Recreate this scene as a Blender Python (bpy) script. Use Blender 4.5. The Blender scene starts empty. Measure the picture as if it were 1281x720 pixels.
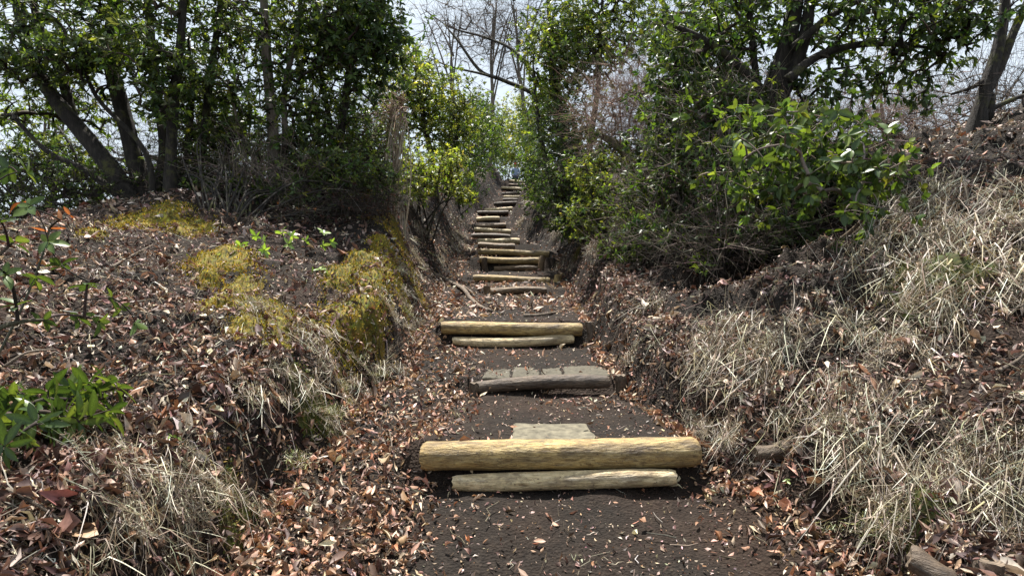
import bpy, math, random
import numpy as np
from mathutils import Vector, Matrix

# ------------------------------------------------------------------ camera, sky, sun, exposure
scene = bpy.context.scene
COL = scene.collection
EYE = 1.45
F_PX = 760.0
HORIZON = 330.0
PITCH = math.atan((360.0 - HORIZON) / F_PX)
cam_d = bpy.data.cameras.new('camera')
cam = bpy.data.objects.new('camera', cam_d)
COL.objects.link(cam)
cam_d.sensor_width = 36.0
cam_d.lens = 36.0 * F_PX / 1281.0
cam_d.clip_start = 0.05
cam_d.clip_end = 3000.0
cam.location = (0, 0, EYE)
cam.rotation_euler = (math.pi / 2 - PITCH, 0, 0)
scene.camera = cam

SUN = Vector((-0.08, 0.36, 0.93)).normalized()
world = bpy.data.worlds.new('World')
scene.world = world
world.use_nodes = True
wn = world.node_tree
sky = wn.nodes.new('ShaderNodeTexSky')
sky.sky_type = 'NISHITA'
sky.sun_disc = False
sky.sun_elevation = math.asin(SUN.z)
sky.sun_rotation = math.atan2(SUN.x, SUN.y)
sky.altitude = 800
sky.air_density = 1.2
sky.dust_density = 3.5
sky.ozone_density = 1.0
bg = wn.nodes['Background']
bg.inputs['Strength'].default_value = 0.05
# thin bright high cloud over the blue
w_tc = wn.nodes.new('ShaderNodeTexCoord'); w_mp = wn.nodes.new('ShaderNodeMapping'); w_mp.inputs['Scale'].default_value = (1, 1, 2.2)
w_no = wn.nodes.new('ShaderNodeTexNoise'); w_no.inputs['Scale'].default_value = 3.2; w_no.inputs['Detail'].default_value = 7; w_no.inputs['Roughness'].default_value = .6
w_rp = wn.nodes.new('ShaderNodeMapRange'); w_rp.inputs['From Min'].default_value = .3; w_rp.inputs['From Max'].default_value = .7; w_rp.inputs['To Min'].default_value = .62; w_rp.inputs['To Max'].default_value = 1.0
w_mx = wn.nodes.new('ShaderNodeMix'); w_mx.data_type = 'RGBA'; w_mx.inputs['B'].default_value = (8.3, 9.3, 10.4, 1)
wn.links.new(w_tc.outputs['Generated'], w_mp.inputs['Vector']); wn.links.new(w_mp.outputs['Vector'], w_no.inputs['Vector'])
wn.links.new(w_no.outputs['Fac'], w_rp.inputs['Value']); wn.links.new(w_rp.outputs['Result'], w_mx.inputs['Factor'])
wn.links.new(sky.outputs['Color'], w_mx.inputs['A']); wn.links.new(w_mx.outputs['Result'], bg.inputs['Color'])

sun_d = bpy.data.lights.new('sun', 'SUN')
sun_d.energy = 5.0
sun_d.angle = math.radians(0.53)
sun_d.color = (1.0, 0.955, 0.88)
sun_o = bpy.data.objects.new('sun', sun_d)
COL.objects.link(sun_o)
sun_o.location = SUN * 60
sun_o.rotation_euler = SUN.to_track_quat('Z', 'Y').to_euler()

scene.view_settings.view_transform = 'Standard'
scene.view_settings.look = 'None'
scene.view_settings.exposure = 1.2
scene.view_settings.gamma = 1.0
scene.view_settings.use_curve_mapping = False
scene.render.engine = 'CYCLES'
scene.cycles.max_bounces = 6
scene.cycles.diffuse_bounces = 2
scene.cycles.glossy_bounces = 2
scene.cycles.transmission_bounces = 4
scene.cycles.transparent_max_bounces = 6

rng = np.random.default_rng(7)
random.seed(7)

# ------------------------------------------------------------------ noise
_perm = np.random.default_rng(3).permutation(256)
_perm = np.concatenate([_perm, _perm, _perm])
_gr = np.random.default_rng(4).uniform(0, 2 * np.pi, 256)
_gx, _gy = np.cos(_gr), np.sin(_gr)


def perlin(x, y):
    x = np.asarray(x, float); y = np.asarray(y, float)
    xi = np.floor(x).astype(int); yi = np.floor(y).astype(int)
    xf = x - xi; yf = y - yi
    xi &= 255; yi &= 255
    u = xf * xf * xf * (xf * (xf * 6 - 15) + 10)
    v = yf * yf * yf * (yf * (yf * 6 - 15) + 10)

    def g(ix, iy, dx, dy):
        k = _perm[_perm[ix & 255] + (iy & 255)]
        return _gx[k] * dx + _gy[k] * dy
    a = g(xi, yi, xf, yf); b = g(xi + 1, yi, xf - 1, yf)
    c = g(xi, yi + 1, xf, yf - 1); d = g(xi + 1, yi + 1, xf - 1, yf - 1)
    return (a + u * (b - a)) + v * ((c + u * (d - c)) - (a + u * (b - a)))


def fbm(x, y, o=3, f=1.0, s=0.0):
    r = 0.0; a = 1.0
    for i in range(o):
        r = r + a * perlin(x * f + s + 17.3 * i, y * f - s * 1.7 + 9.1 * i)
        f *= 2.03; a *= 0.5
    return r


def sstep(a, b, x):
    t = np.clip((x - a) / (b - a), 0, 1)
    return t * t * (3 - 2 * t)


# ------------------------------------------------------------------ terrain height
# step risers: (distance, tread height above, tread height below)
STEPS = [(2.87, .585, .40), (4.0, .685, .595), (5.2, .95, .745), (7.8, 1.12, 1.05), (9.3, 1.27, 1.17), (10.4, 1.56, 1.33),
         (11.1, 1.69, 1.57), (13.0, 1.86, 1.73), (14.6, 2.03, 1.9), (16.5, 2.26, 2.1), (17.3, 2.43, 2.28), (18.5, 2.66, 2.5),
         (20.0, 2.98, 2.8), (21.5, 3.3, 3.1), (22.5, 3.5, 3.35), (26.0, 4.1, 3.85), (27.0, 4.33, 4.15), (28.0, 4.58, 4.4),
         (29.0, 4.85, 4.65), (31.0, 5.36, 5.1), (32.5, 5.77, 5.55), (33.5, 6.07, 5.85)]
_sy = [-6.0, 0.0]; _sz = [-.7, .02]
for y_, t_, b_ in STEPS:
    _sy += [y_ - .02, y_ + .035]; _sz += [b_, t_]
_sy += [36.0, 40.0, 60.0, 300.0]; _sz += [6.28, 6.25, 6.1, 2.0]
_ms = [(-6, -.7), (0, .0), (2.87, .49), (4, .65), (5.2, .85), (7.8, 1.08), (9.3, 1.22), (11, 1.6), (14.6, 1.97), (17, 2.3), (20, 2.9),
       (22.5, 3.43), (26, 4.0), (31, 5.22), (33.5, 5.95), (36, 6.28), (40, 6.25), (60, 6.1), (300, 2.0)]


def tab(y, pts):
    return np.interp(y, [p[0] for p in pts], [p[1] for p in pts])


def xl(y): return tab(y, [(-4, -1.0), (0, -1.0), (2, -1.0), (3.1, -.95), (3.6, -.95), (4.2, -.74), (5, -.8), (6.5, -.85), (8, -1.0), (9.3, -.9), (11, -.88), (14.6, -1.05), (17.3, -1.3), (20, -1.35), (22.5, -1.2), (26, -.8), (28, -.6), (31, -.7), (34, -.5), (40, -.4), (60, 0)])
def xr(y): return tab(y, [(-4, 1.35), (0, 1.35), (2.2, 1.25), (2.8, 1.0), (4, .75), (5.2, .7), (9.3, .82), (11, .85), (14.6, .38), (17.3, .05), (20, -.2), (22.5, 0), (26, .55), (28, .78), (31, .78), (34, 1.0), (40, 1.1), (60, 1.6)])
def sl(y): return tab(y, [(-4, -.5), (2.8, -.5), (4, -.34), (5.2, -.6), (9.3, -.68), (12, -.68), (14.6, -.9), (17.3, -1.2), (20, -1.25), (22.5, -1.0), (26, -.7), (28, -.5), (34, -.35), (60, -.1)])
def sr(y): return tab(y, [(-4, 1.2), (2.8, .92), (4, .66), (5.2, .62), (9.3, .74), (12, .7), (14.6, .3), (17.3, 0), (20, -.28), (22.5, -.05), (26, .5), (28, .7), (34, .95), (60, 1.4)])
def lipL(y): return tab(y, [(-3, .35), (1, .40), (3, .42), (4, .42), (5, .48), (6.5, .80), (8, 1.12), (10, 1.25), (15, 1.2), (22, 1.0), (34, .8), (60, .4)])
def lipR(y): return tab(y, [(-3, .2), (1, .22), (3, .25), (5, .3), (8, .5), (12, .8), (20, 1.0), (34, .8), (60, .4)])
def slopeL(y): return tab(y, [(-3, .3), (2, .33), (4, .23), (6.5, .16), (9, .10), (20, .1), (60, .05)])
def slopeR(y): return tab(y, [(-3, .42), (2, .44), (6, .385), (10, .3), (20, .15), (60, .05)])


def hgt(x, y):
    x = np.asarray(x, float); y = np.asarray(y, float)
    zs = tab(y, _ms)
    zst = np.interp(y, _sy, _sz)
    wob = .10 * perlin(x * 0 + 3.1, y * 1.4) + .05 * perlin(x * 0 + 7.7, y * 4.0)
    L = xl(y) + wob; R = xr(y) + .08 * perlin(x * 0 + 1.3, y * 1.6 + 5) + .05 * perlin(x * 0 + 5.3, y * 4.1)
    m = sstep(sl(y) - .14, sl(y) + .06, x) * (1 - sstep(sr(y) - .04, sr(y) + .14, x))
    z = zs + m * (zst - zs)
    tl = np.maximum(L - x, 0); tr = np.maximum(x - R, 0)
    ll = lipL(y); lr = lipR(y)
    def bank(t, lip, slope, c, fall):
        w = .06 + (.32 + .34 * sstep(4.6, 6.5, y)) * lip
        over = np.maximum(t - c, 0)
        soft = over * over / (over + 1.2)
        far = np.maximum(t - 14, 0)
        return lip * sstep(0, 1, t / w) + slope * t - (slope + fall) * soft + (fall * .75) * far * far / (far + 40)
    bl = bank(tl, ll, slopeL(y), 2.3, .34)
    br = bank(tr, lr, slopeR(y), 4.2, .25)
    z = z + bl + br
    offL = sstep(.0, .35, tl); offR = sstep(.0, .35, tr)
    near = 1 - sstep(30, 60, np.hypot(x, y))
    z = z + near * (offL * (.10 * fbm(x, y, 2, .8, 3) + .07 * fbm(x, y, 2, 2.3, 9))
                    + offR * (.11 * fbm(x, y, 2, .9, 21) + .11 * fbm(x, y, 2, 2.2, 31)))
    z = z + near * (1 - sstep(9, 14, y)) * (offL * (.055 * fbm(x, y, 2, 4.6, 101) + .045 * np.abs(fbm(x, y, 2, 7.5, 111))) + offR * (.05 * fbm(x, y, 2, 4.9, 121) + .04 * np.abs(fbm(x, y, 2, 8, 131))))
    # ledges trodden into the right bank, hollow under the tussocks
    led = np.abs(np.mod((z + .22 * fbm(x, y, 2, .7, 13)) * 3.1, 1.0) - .5) * 2
    z = z - .085 * offR * near * sstep(.8, .0, led) * (1 - sstep(7, 10, y))
    wv = .12 * fbm(x, y, 2, 1.3, 77)
    z = z + .17 * offR * (sstep(1.98, 2.10, y + wv) - 1) * (y > -20)
    z = z + offR * .13 * (sstep(2.98, 3.10, y + wv + .12 * (x - 1.5)) - .5) * sstep(1.0, 1.5, x) * (1 - sstep(3.2, 4.2, x)) * (1 - sstep(3.1, 4.2, y)) * sstep(1.9, 2.9, y)
    # pockets
    def pocket(cx, cy, rx, ry, dep):
        return dep * np.exp(-(((x - cx) / rx) ** 2 + ((y - cy) / ry) ** 2) ** 1.5)
    z = z - pocket(1.23, 2.72, .11, .12, .20)
    z = z - pocket(2.1, 4.75, .75, .32, .34)
    z = z - pocket(2.45, 4.15, .2, .16, .2)
    far_n = sstep(40, 160, np.hypot(x, y - 20))
    z = z + far_n * 14 * fbm(x, y, 3, .006, 40)
    tr_m = (1 - offL) * (1 - offR) * near
    z = z + tr_m * (.022 * fbm(x, y, 3, 2.5, 51))
    z = z + near * .012 * fbm(x, y, 2, 11, 61)
    return z


def nrm(x, y, e=.03):
    dx = (hgt(x + e, y) - hgt(x - e, y)) / (2 * e)
    dy = (hgt(x, y + e) - hgt(x, y - e)) / (2 * e)
    n = np.stack([-dx, -dy, np.ones_like(dx)], -1)
    return n / np.linalg.norm(n, axis=-1, keepdims=True)


CP, SP = math.cos(PITCH), math.sin(PITCH)


def ray(px, py):
    a = (px - 640.5) / F_PX; b = -(py - 360.0) / F_PX
    return np.array([a, CP + b * SP, -SP + b * CP])


def at(px, py, d):
    r = ray(px, py)
    return np.array([0, 0, EYE]) + r * (d / r[1])


def gnd(px, py, dmin=1.0, dmax=60.0):
    r = ray(px, py)
    t = np.geomspace(dmin, dmax, 420)
    p = np.array([0, 0, EYE]) + t[:, None] * r
    k = np.nonzero(p[:, 2] < hgt(p[:, 0], p[:, 1]))[0]
    if len(k):
        t = np.linspace(t[max(k[0] - 1, 0)], t[k[0]], 24)
        p = np.array([0, 0, EYE]) + t[:, None] * r
        k = np.nonzero(p[:, 2] <= hgt(p[:, 0], p[:, 1]))[0]
    if len(k) == 0:
        q = at(px, py, 8.0); q[2] = hgt(q[0], q[1]); return q
    q = p[k[0]]; q[2] = hgt(q[0], q[1])
    return q


def on(x, y, dz=0.0):
    return np.array([x, y, float(hgt(x, y)) + dz])


# ------------------------------------------------------------------ mesh helpers
class MB:
    def __init__(s):
        s.V = []; s.F = []; s.C = []; s.n = 0

    def add(s, V, faces, C=None):
        V = np.asarray(V, float).reshape(-1, 3)
        for f in faces:
            s.F.append(np.asarray(f, int) + s.n)
        s.V.append(V)
        if C is None: C = np.ones((len(V), 3)) * .5
        C = np.broadcast_to(np.asarray(C, float), (len(V), 3))
        s.C.append(C); s.n += len(V)

    def mesh(s, name, mat, origin=(0, 0, 0), smooth=True):
        me = bpy.data.meshes.new(name)
        V = np.concatenate(s.V) - np.asarray(origin, float)
        C = np.concatenate(s.C)
        me.vertices.add(len(V)); me.vertices.foreach_set('co', V.astype(np.float32).ravel())
        loops = np.concatenate([f.ravel() for f in s.F])
        sizes = np.concatenate([np.full(len(f), f.shape[1]) for f in s.F])
        starts = np.concatenate([[0], np.cumsum(sizes)[:-1]])
        me.loops.add(len(loops)); me.loops.foreach_set('vertex_index', loops.astype(np.int32))
        me.polygons.add(len(sizes)); me.polygons.foreach_set('loop_start', starts.astype(np.int32))
        me.polygons.foreach_set('loop_total', sizes.astype(np.int32))
        me.polygons.foreach_set('use_smooth', np.full(len(sizes), smooth))
        ca = me.color_attributes.new('Col', 'FLOAT_COLOR', 'POINT')
        ca.data.foreach_set('color', np.concatenate([C, np.ones((len(C), 1))], 1).astype(np.float32).ravel())
        me.update(calc_edges=True)
        me.validate()
        if mat: me.materials.append(mat)
        return me

    def build(s, name, mat, parent=None, origin=None, smooth=True):
        if origin is None:
            origin = PORG.get(parent.name, (0, 0, 0)) if parent is not None else (0, 0, 0)
        o = bpy.data.objects.new(name, s.mesh(name, mat, origin, smooth))
        COL.objects.link(o)
        if parent is not None:
            o.parent = parent
            PORG[o.name] = tuple(origin)
        else:
            o.location = origin
        return o


PORG = {}


def tag(o, label=None, cat=None, group=None, kind=None):
    if label: o['label'] = label
    if cat: o['category'] = cat
    if group: o['group'] = group
    if kind: o['kind'] = kind
    return o


def empty(name, loc, label, cat, group=None):
    o = bpy.data.objects.new(name, None)
    o.empty_display_size = .1
    COL.objects.link(o)
    o.location = tuple(loc)
    PORG[o.name] = tuple(loc)
    return tag(o, label, cat, group)


def unit(v):
    v = np.asarray(v, float)
    return v / (np.linalg.norm(v, axis=-1, keepdims=True) + 1e-9)


def tubes(mb, P, Rr, sides=4, C=None, cap=False):
    """P (n,k,3) polylines, Rr (n,k) radii."""
    P = np.asarray(P, float); Rr = np.asarray(Rr, float)
    n, k, _ = P.shape
    T = np.empty_like(P)
    T[:, 1:-1] = P[:, 2:] - P[:, :-2]; T[:, 0] = P[:, 1] - P[:, 0]; T[:, -1] = P[:, -1] - P[:, -2]
    T = unit(T)
    mean = unit(P[:, -1] - P[:, 0])
    ref = np.where(np.abs(mean[:, 2:3]) > .85, np.array([[1., 0, 0]]), np.array([[0, 0, 1.]]))
    ref = np.repeat(ref[:, None], k, 1)
    A = unit(np.cross(T, ref)); B = np.cross(T, A)
    th = np.arange(sides) * 2 * np.pi / sides
    V = P[:, :, None] + Rr[:, :, None, None] * (A[:, :, None] * np.cos(th)[None, None, :, None] + B[:, :, None] * np.sin(th)[None, None, :, None])
    V = V.reshape(-1, 3)
    i = np.arange(n)[:, None, None]; j = np.arange(k - 1)[None, :, None]; s = np.arange(sides)[None, None, :]
    b = i * k * sides
    q = np.stack([b + j * sides + s, b + j * sides + (s + 1) % sides, b + (j + 1) * sides + (s + 1) % sides, b + (j + 1) * sides + s], -1).reshape(-1, 4)
    if C is not None:
        C = np.repeat(np.asarray(C, float).reshape(n, 1, 3), k * sides, 1).reshape(-1, 3)
    faces = [q]
    if cap:
        base = (np.arange(n) * k * sides)[:, None]
        faces.append(base + np.arange(sides)[None, ::-1])
        faces.append(base + (k - 1) * sides + np.arange(sides)[None])
    mb.add(V, faces, C)


def catmull(pts, m):
    pts = np.asarray(pts, float)
    p = np.concatenate([[2 * pts[0] - pts[1]], pts, [2 * pts[-1] - pts[-2]]])
    n = len(pts) - 1
    out = []
    for t in np.linspace(0, n, m):
        i = min(int(t), n - 1); u = t - i
        a, b, c, d = p[i:i + 4]
        out.append(.5 * ((2 * b) + (-a + c) * u + (2 * a - 5 * b + 4 * c - d) * u * u + (-a + 3 * b - 3 * c + d) * u ** 3))
    return np.array(out)


def stem_tube(mb, pts4, m=22, sides=10, rough=.10, seed=0, C=None):
    q = catmull(pts4, m)
    P = q[:, :3]; r = np.maximum(q[:, 3], .002)
    T = unit(np.gradient(P, axis=0))
    mean = unit(P[-1] - P[0])
    ref = np.array([1., 0, 0]) if abs(mean[2]) > .8 else np.array([0, 0, 1.])
    A = unit(np.cross(T, ref)); B = np.cross(T, A)
    th = np.arange(sides) * 2 * np.pi / sides
    k = np.arange(m)
    rr = r[:, None] * (1 + rough * perlin(np.cos(th)[None] * 1.3 + seed * 3.7 + k[:, None] * .35, np.sin(th)[None] * 1.3 + k[:, None] * .22 + seed)
                       + rough * .8 * perlin(th[None] * 1.9 + seed, k[:, None] * .6 + 5.))
    V = P[:, None] + rr[..., None] * (A[:, None] * np.cos(th)[None, :, None] + B[:, None] * np.sin(th)[None, :, None])
    j = np.arange(m - 1)[:, None]; s = np.arange(sides)[None]
    q4 = np.stack([j * sides + s, j * sides + (s + 1) % sides, (j + 1) * sides + (s + 1) % sides, (j + 1) * sides + s], -1).reshape(-1, 4)
    mb.add(V.reshape(-1, 3), [q4, np.arange(sides)[None, ::-1], (m - 1) * sides + np.arange(sides)[None]], C)


# leaf templates: along +x, normal +z, length 1
def leaf_t(w=.3, fold=.18, curl=.15, n=3, peak=.5):
    s = np.linspace(0, 1, n + 2)
    V = [[0, 0, 0]]
    for t in s[1:-1]:
        ww = w * .5 * (math.sin(math.pi * t ** (math.log(.5) / math.log(peak)))) ** .8
        zc = -curl * t * t
        V += [[t, ww, zc + fold * ww * 2], [t, 0, zc], [t, -ww, zc + fold * ww * 2]]
    V.append([1, 0, -curl])
    T = [[0, 2, 1], [0, 3, 2]]
    Q = []
    for i in range(n - 1):
        a = 1 + 3 * i; b = a + 3
        Q += [[a, a + 1, b + 1, b], [a + 1, a + 2, b + 2, b + 1]]
    e = 1 + 3 * (n - 1); t = len(V) - 1
    T += [[e, e + 1, t], [e + 1, e + 2, t]]
    return np.array(V, float), np.array(Q, int).reshape(-1, 4), np.array(T, int)


def scatter(mb, tmpl, P, X, N, S, C, jit=0.0):
    """instances baked: X = leaf direction, N = approx normal."""
    V, Q, T = tmpl
    X = unit(X); Y = unit(np.cross(N, X)); Z = np.cross(X, Y)
    S = np.asarray(S, float)
    if S.ndim == 1: S = S[:, None].repeat(3, 1)
    W = P[:, None] + V[None, :, 0:1] * S[:, None, 0:1] * X[:, None] + V[None, :, 1:2] * S[:, None, 1:2] * Y[:, None] + V[None, :, 2:3] * S[:, None, 2:3] * Z[:, None]
    n, k = len(P), len(V)
    if jit: W = W + rng.normal(0, jit, W.shape) * S[:, None, 0:1]
    off = (np.arange(n) * k)[:, None, None]
    fs = []
    if len(Q): fs.append((Q[None] + off).reshape(-1, 4))
    fs.append((T[None] + off).reshape(-1, 3))
    mb.add(W.reshape(-1, 3), fs, np.repeat(np.asarray(C)[:, None], k, 1).reshape(-1, 3))


def pick(cols, n, jit=.15, g=None):
    g = g or rng
    cols = np.array([c[:3] for c in cols], float)
    k = g.integers(0, len(cols), n)
    c = cols[k] * (1 + g.normal(0, jit, (n, 1))) * (1 + g.normal(0, jit * .35, (n, 3)))
    return np.clip(c, .003, .95)


# ------------------------------------------------------------------ materials
def mat(name):
    m = bpy.data.materials.new(name)
    m.use_nodes = True
    nt = m.node_tree
    return m, nt, nt.nodes['Principled BSDF'], nt.nodes['Material Output']


def nd(nt, t, **kw):
    n = nt.nodes.new(t)
    for k, v in kw.items():
        if k in n.inputs: n.inputs[k].default_value = v
        else: setattr(n, k, v)
    return n


def ramp(nt, fac, stops):
    r = nt.nodes.new('ShaderNodeValToRGB')
    e = r.color_ramp.elements
    while len(e) < len(stops): e.new(.5)
    for x, (p, c) in zip(e, stops):
        x.position = p; x.color = (*c, 1)
    nt.links.new(fac, r.inputs['Fac'])
    return r.outputs['Color']


def mixc(nt, fac, a, b, mode='MIX'):
    n = nt.nodes.new('ShaderNodeMix'); n.data_type = 'RGBA'; n.blend_type = mode
    for s, v in ((n.inputs['Factor'], fac), (n.inputs['A'], a), (n.inputs['B'], b)):
        if hasattr(v, 'links'): nt.links.new(v, s)
        else: s.default_value = v if isinstance(v, float) else (*v, 1)
    return n.outputs['Result']


def coords(nt, kind='Object', scale=(1, 1, 1)):
    tc = nt.nodes.new('ShaderNodeTexCoord'); mp = nt.nodes.new('ShaderNodeMapping')
    mp.inputs['Scale'].default_value = scale
    nt.links.new(tc.outputs[kind], mp.inputs['Vector'])
    return mp.outputs['Vector']


def noise(nt, vec, scale, detail=4, rough=.6):
    n = nd(nt, 'ShaderNodeTexNoise', Scale=scale, Detail=detail, Roughness=rough)
    nt.links.new(vec, n.inputs['Vector'])
    return n.outputs['Fac']


def bump(nt, bsdf, h, strength=.5, dist=.02):
    b = nd(nt, 'ShaderNodeBump', Strength=strength, Distance=dist)
    nt.links.new(h, b.inputs['Height'])
    nt.links.new(b.outputs['Normal'], bsdf.inputs['Normal'])


def leaf_mat(name, rough=.38, trans=.3, tint=(1.25, 1.3, .55), attr=True, cols=None, spec=.5):
    m, nt, b, out = mat(name)
    if attr:
        a = nt.nodes.new('ShaderNodeVertexColor'); a.layer_name = 'Col'; c = a.outputs['Color']
    else:
        oi = nt.nodes.new('ShaderNodeObjectInfo')
        c = ramp(nt, oi.outputs['Random'], cols)
        vc = nt.nodes.new('ShaderNodeVertexColor'); vc.layer_name = 'Col'
        c = mixc(nt, 1.0, c, vc.outputs['Color'], 'MULTIPLY'); c = mixc(nt, 1.0, c, (2.0, 2.0, 2.0), 'MULTIPLY')
    n = noise(nt, coords(nt, 'Object'), 60 if attr else 25, 3)
    c = mixc(nt, 1.0, c, ramp(nt, n, [(.3, (.72, .72, .72)), (.7, (1.2, 1.2, 1.2))]), 'MULTIPLY')
    nt.links.new(c, b.inputs['Base Color'])
    b.inputs['Roughness'].default_value = rough
    b.inputs['Specular IOR Level'].default_value = spec
    if trans > 0:
        t = nt.nodes.new('ShaderNodeBsdfTranslucent')
        nt.links.new(mixc(nt, 1.0, c, tint, 'MULTIPLY'), t.inputs['Color'])
        mx = nt.nodes.new('ShaderNodeMixShader'); mx.inputs[0].default_value = trans
        nt.links.new(b.outputs[0], mx.inputs[1]); nt.links.new(t.outputs[0], mx.inputs[2])
        nt.links.new(mx.outputs[0], out.inputs['Surface'])
    return m


def bark_mat(name, a, b_, c_, moss=None, mossamt=.0, scale=1.0):
    m, nt, b, out = mat(name)
    v = coords(nt, 'Object', (9 * scale, 9 * scale, 2.2 * scale))
    n1 = noise(nt, v, 3.0, 8, .7)
    v2 = coords(nt, 'Object', (1, 1, 1))
    n2 = noise(nt, v2, 3.5, 4)
    c = ramp(nt, n1, [(.28, a), (.5, b_), (.72, c_)])
    c = mixc(nt, 1.0, c, ramp(nt, n2, [(.3, (.6, .6, .6)), (.7, (1.25, 1.25, 1.25))]), 'MULTIPLY')
    if moss:
        n3 = noise(nt, v2, 7.0, 5)
        c = mixc(nt, ramp(nt, n3, [(.62 - mossamt, (0, 0, 0)), (.72 - mossamt, (1, 1, 1))]), c, moss)
    nt.links.new(c, b.inputs['Base Color'])
    b.inputs['Roughness'].default_value = .9
    bump(nt, b, n1, .9, .03)
    return m


def soil_mat():
    m, nt, b, out = mat('forest soil')
    v = coords(nt, 'Object')
    n1 = noise(nt, v, 1.3, 5); n2 = noise(nt, v, 26, 8, .7); n3 = noise(nt, v, 110, 4, .7)
    c = ramp(nt, n2, [(.3, (.010, .007, .005)), (.5, (.014, .0105, .008)), (.72, (.034, .026, .020))])
    c2 = ramp(nt, n2, [(.3, (.020, .010, .006)), (.5, (.025, .0155, .0105)), (.72, (.05, .034, .024))])
    c = mixc(nt, ramp(nt, n1, [(.42, (0, 0, 0)), (.62, (1, 1, 1))]), c, c2)
    vo = nd(nt, 'ShaderNodeTexVoronoi', Scale=75.0); nt.links.new(v, vo.inputs['Vector'])
    c = mixc(nt, 1.0, c, ramp(nt, n3, [(.3, (.6, .6, .6)), (.75, (1.45, 1.4, 1.35))]), 'MULTIPLY')
    nt.links.new(c, b.inputs['Base Color'])
    b.inputs['Roughness'].default_value = .92
    b.inputs['Specular IOR Level'].default_value = .25
    ad = nd(nt, 'ShaderNodeMath', operation='ADD')
    nt.links.new(n2, ad.inputs[0]); nt.links.new(vo.outputs['Distance'], ad.inputs[1])
    bump(nt, b, ad.outputs[0], .75, .018)
    return m


def log_mat(name, lo, mid, hi, dirt, amt=.5):
    m, nt, b, out = mat(name)
    g = noise(nt, coords(nt, 'Object', (4, 16, 16)), 2.2, 8, .7)
    v = coords(nt, 'Object', (2.2, 7, 7))
    st = noise(nt, v, 1.8, 6, .65)
    fine = noise(nt, coords(nt, 'Object', (9, 40, 40)), 2.0, 5)
    c = ramp(nt, g, [(.25, lo), (.5, mid), (.75, hi)])
    c = mixc(nt, ramp(nt, st, [(.70 - amt * .42, (0, 0, 0)), (.86 - amt * .36, (1, 1, 1))]), c, dirt)
    c = mixc(nt, 1.0, c, ramp(nt, fine, [(.33, (.5, .45, .4)), (.42, (1, 1, 1)), (.8, (1.12, 1.12, 1.1))]), 'MULTIPLY')
    bl = noise(nt, coords(nt, 'Object', (5, 9, 9)), 2.4, 7, .72)
    c = mixc(nt, ramp(nt, bl, [(.54, (0, 0, 0)), (.66, (.75, .75, .75))]), c, dirt)
    wb = noise(nt, coords(nt, 'Object', (5, 8, 8)), 1.9, 9, .78)
    c = mixc(nt, ramp(nt, wb, [(.47, (0, 0, 0)), (.60, (.8, .8, .8))]), c, (mid[0] * .42, mid[1] * .40, mid[2] * .42))
    pb = noise(nt, coords(nt, 'Object', (3, 12, 12)), 1.7, 6, .7)
    c = mixc(nt, ramp(nt, pb, [(.56, (0, 0, 0)), (.74, (.6, .6, .6))]), c, (min(1, hi[0] * 1.15), min(1, hi[1] * 1.2), min(1, hi[2] * 1.4)))
    ck = noise(nt, coords(nt, 'Object', (.9, 26, 26)), 2.6, 3, .5)
    c = mixc(nt, ramp(nt, ck, [(.488, (0, 0, 0)), (.5, (.7, .7, .7)), (.512, (0, 0, 0))]), c, (dirt[0] * .4, dirt[1] * .4, dirt[2] * .4))
    sp = noise(nt, coords(nt, 'Object'), 70, 3)
    c = mixc(nt, ramp(nt, sp, [(.62, (0, 0, 0)), (.70, (1, 1, 1))]), c, dirt)
    nt.links.new(c, b.inputs['Base Color'])
    b.inputs['Roughness'].default_value = .62
    ad = nd(nt, 'ShaderNodeMath', operation='ADD')
    nt.links.new(g, ad.inputs[0]); nt.links.new(fine, ad.inputs[1])
    bump(nt, b, ad.outputs[0], .8, .012)
    return m


def end_mat(name, a, b_):
    m, nt, b, out = mat(name)
    v = coords(nt, 'Object', (0.0, 1, 1))
    ln = nd(nt, 'ShaderNodeVectorMath', operation='LENGTH')
    nt.links.new(v, ln.inputs[0])
    w = nd(nt, 'ShaderNodeMath', operation='MULTIPLY'); nt.links.new(ln.outputs['Value'], w.inputs[0]); w.inputs[1].default_value = 620
    sn = nd(nt, 'ShaderNodeMath', operation='SINE'); nt.links.new(w.outputs[0], sn.inputs[0])
    n = noise(nt, coords(nt, 'Object'), 30, 4)
    ad = nd(nt, 'ShaderNodeMath', operation='MULTIPLY_ADD'); nt.links.new(sn.outputs[0], ad.inputs[0]); ad.inputs[1].default_value = .16
    nt.links.new(n, ad.inputs[2])
    nt.links.new(ramp(nt, ad.outputs[0], [(.3, a), (.7, b_)]), b.inputs['Base Color'])
    b.inputs['Roughness'].default_value = .8
    bump(nt, b, ad.outputs[0], .4, .006)
    return m


def plain(name, c, rough=.8, var=.25, scale=40):
    m, nt, b, out = mat(name)
    n = noise(nt, coords(nt), scale, 5)
    k0 = tuple(x * (1 - var) for x in c); k1 = tuple(min(1, x * (1 + var)) for x in c)
    nt.links.new(ramp(nt, n, [(.3, k0), (.7, k1)]), b.inputs['Base Color'])
    b.inputs['Roughness'].default_value = rough
    bump(nt, b, n, .3, .01)
    return m


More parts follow.
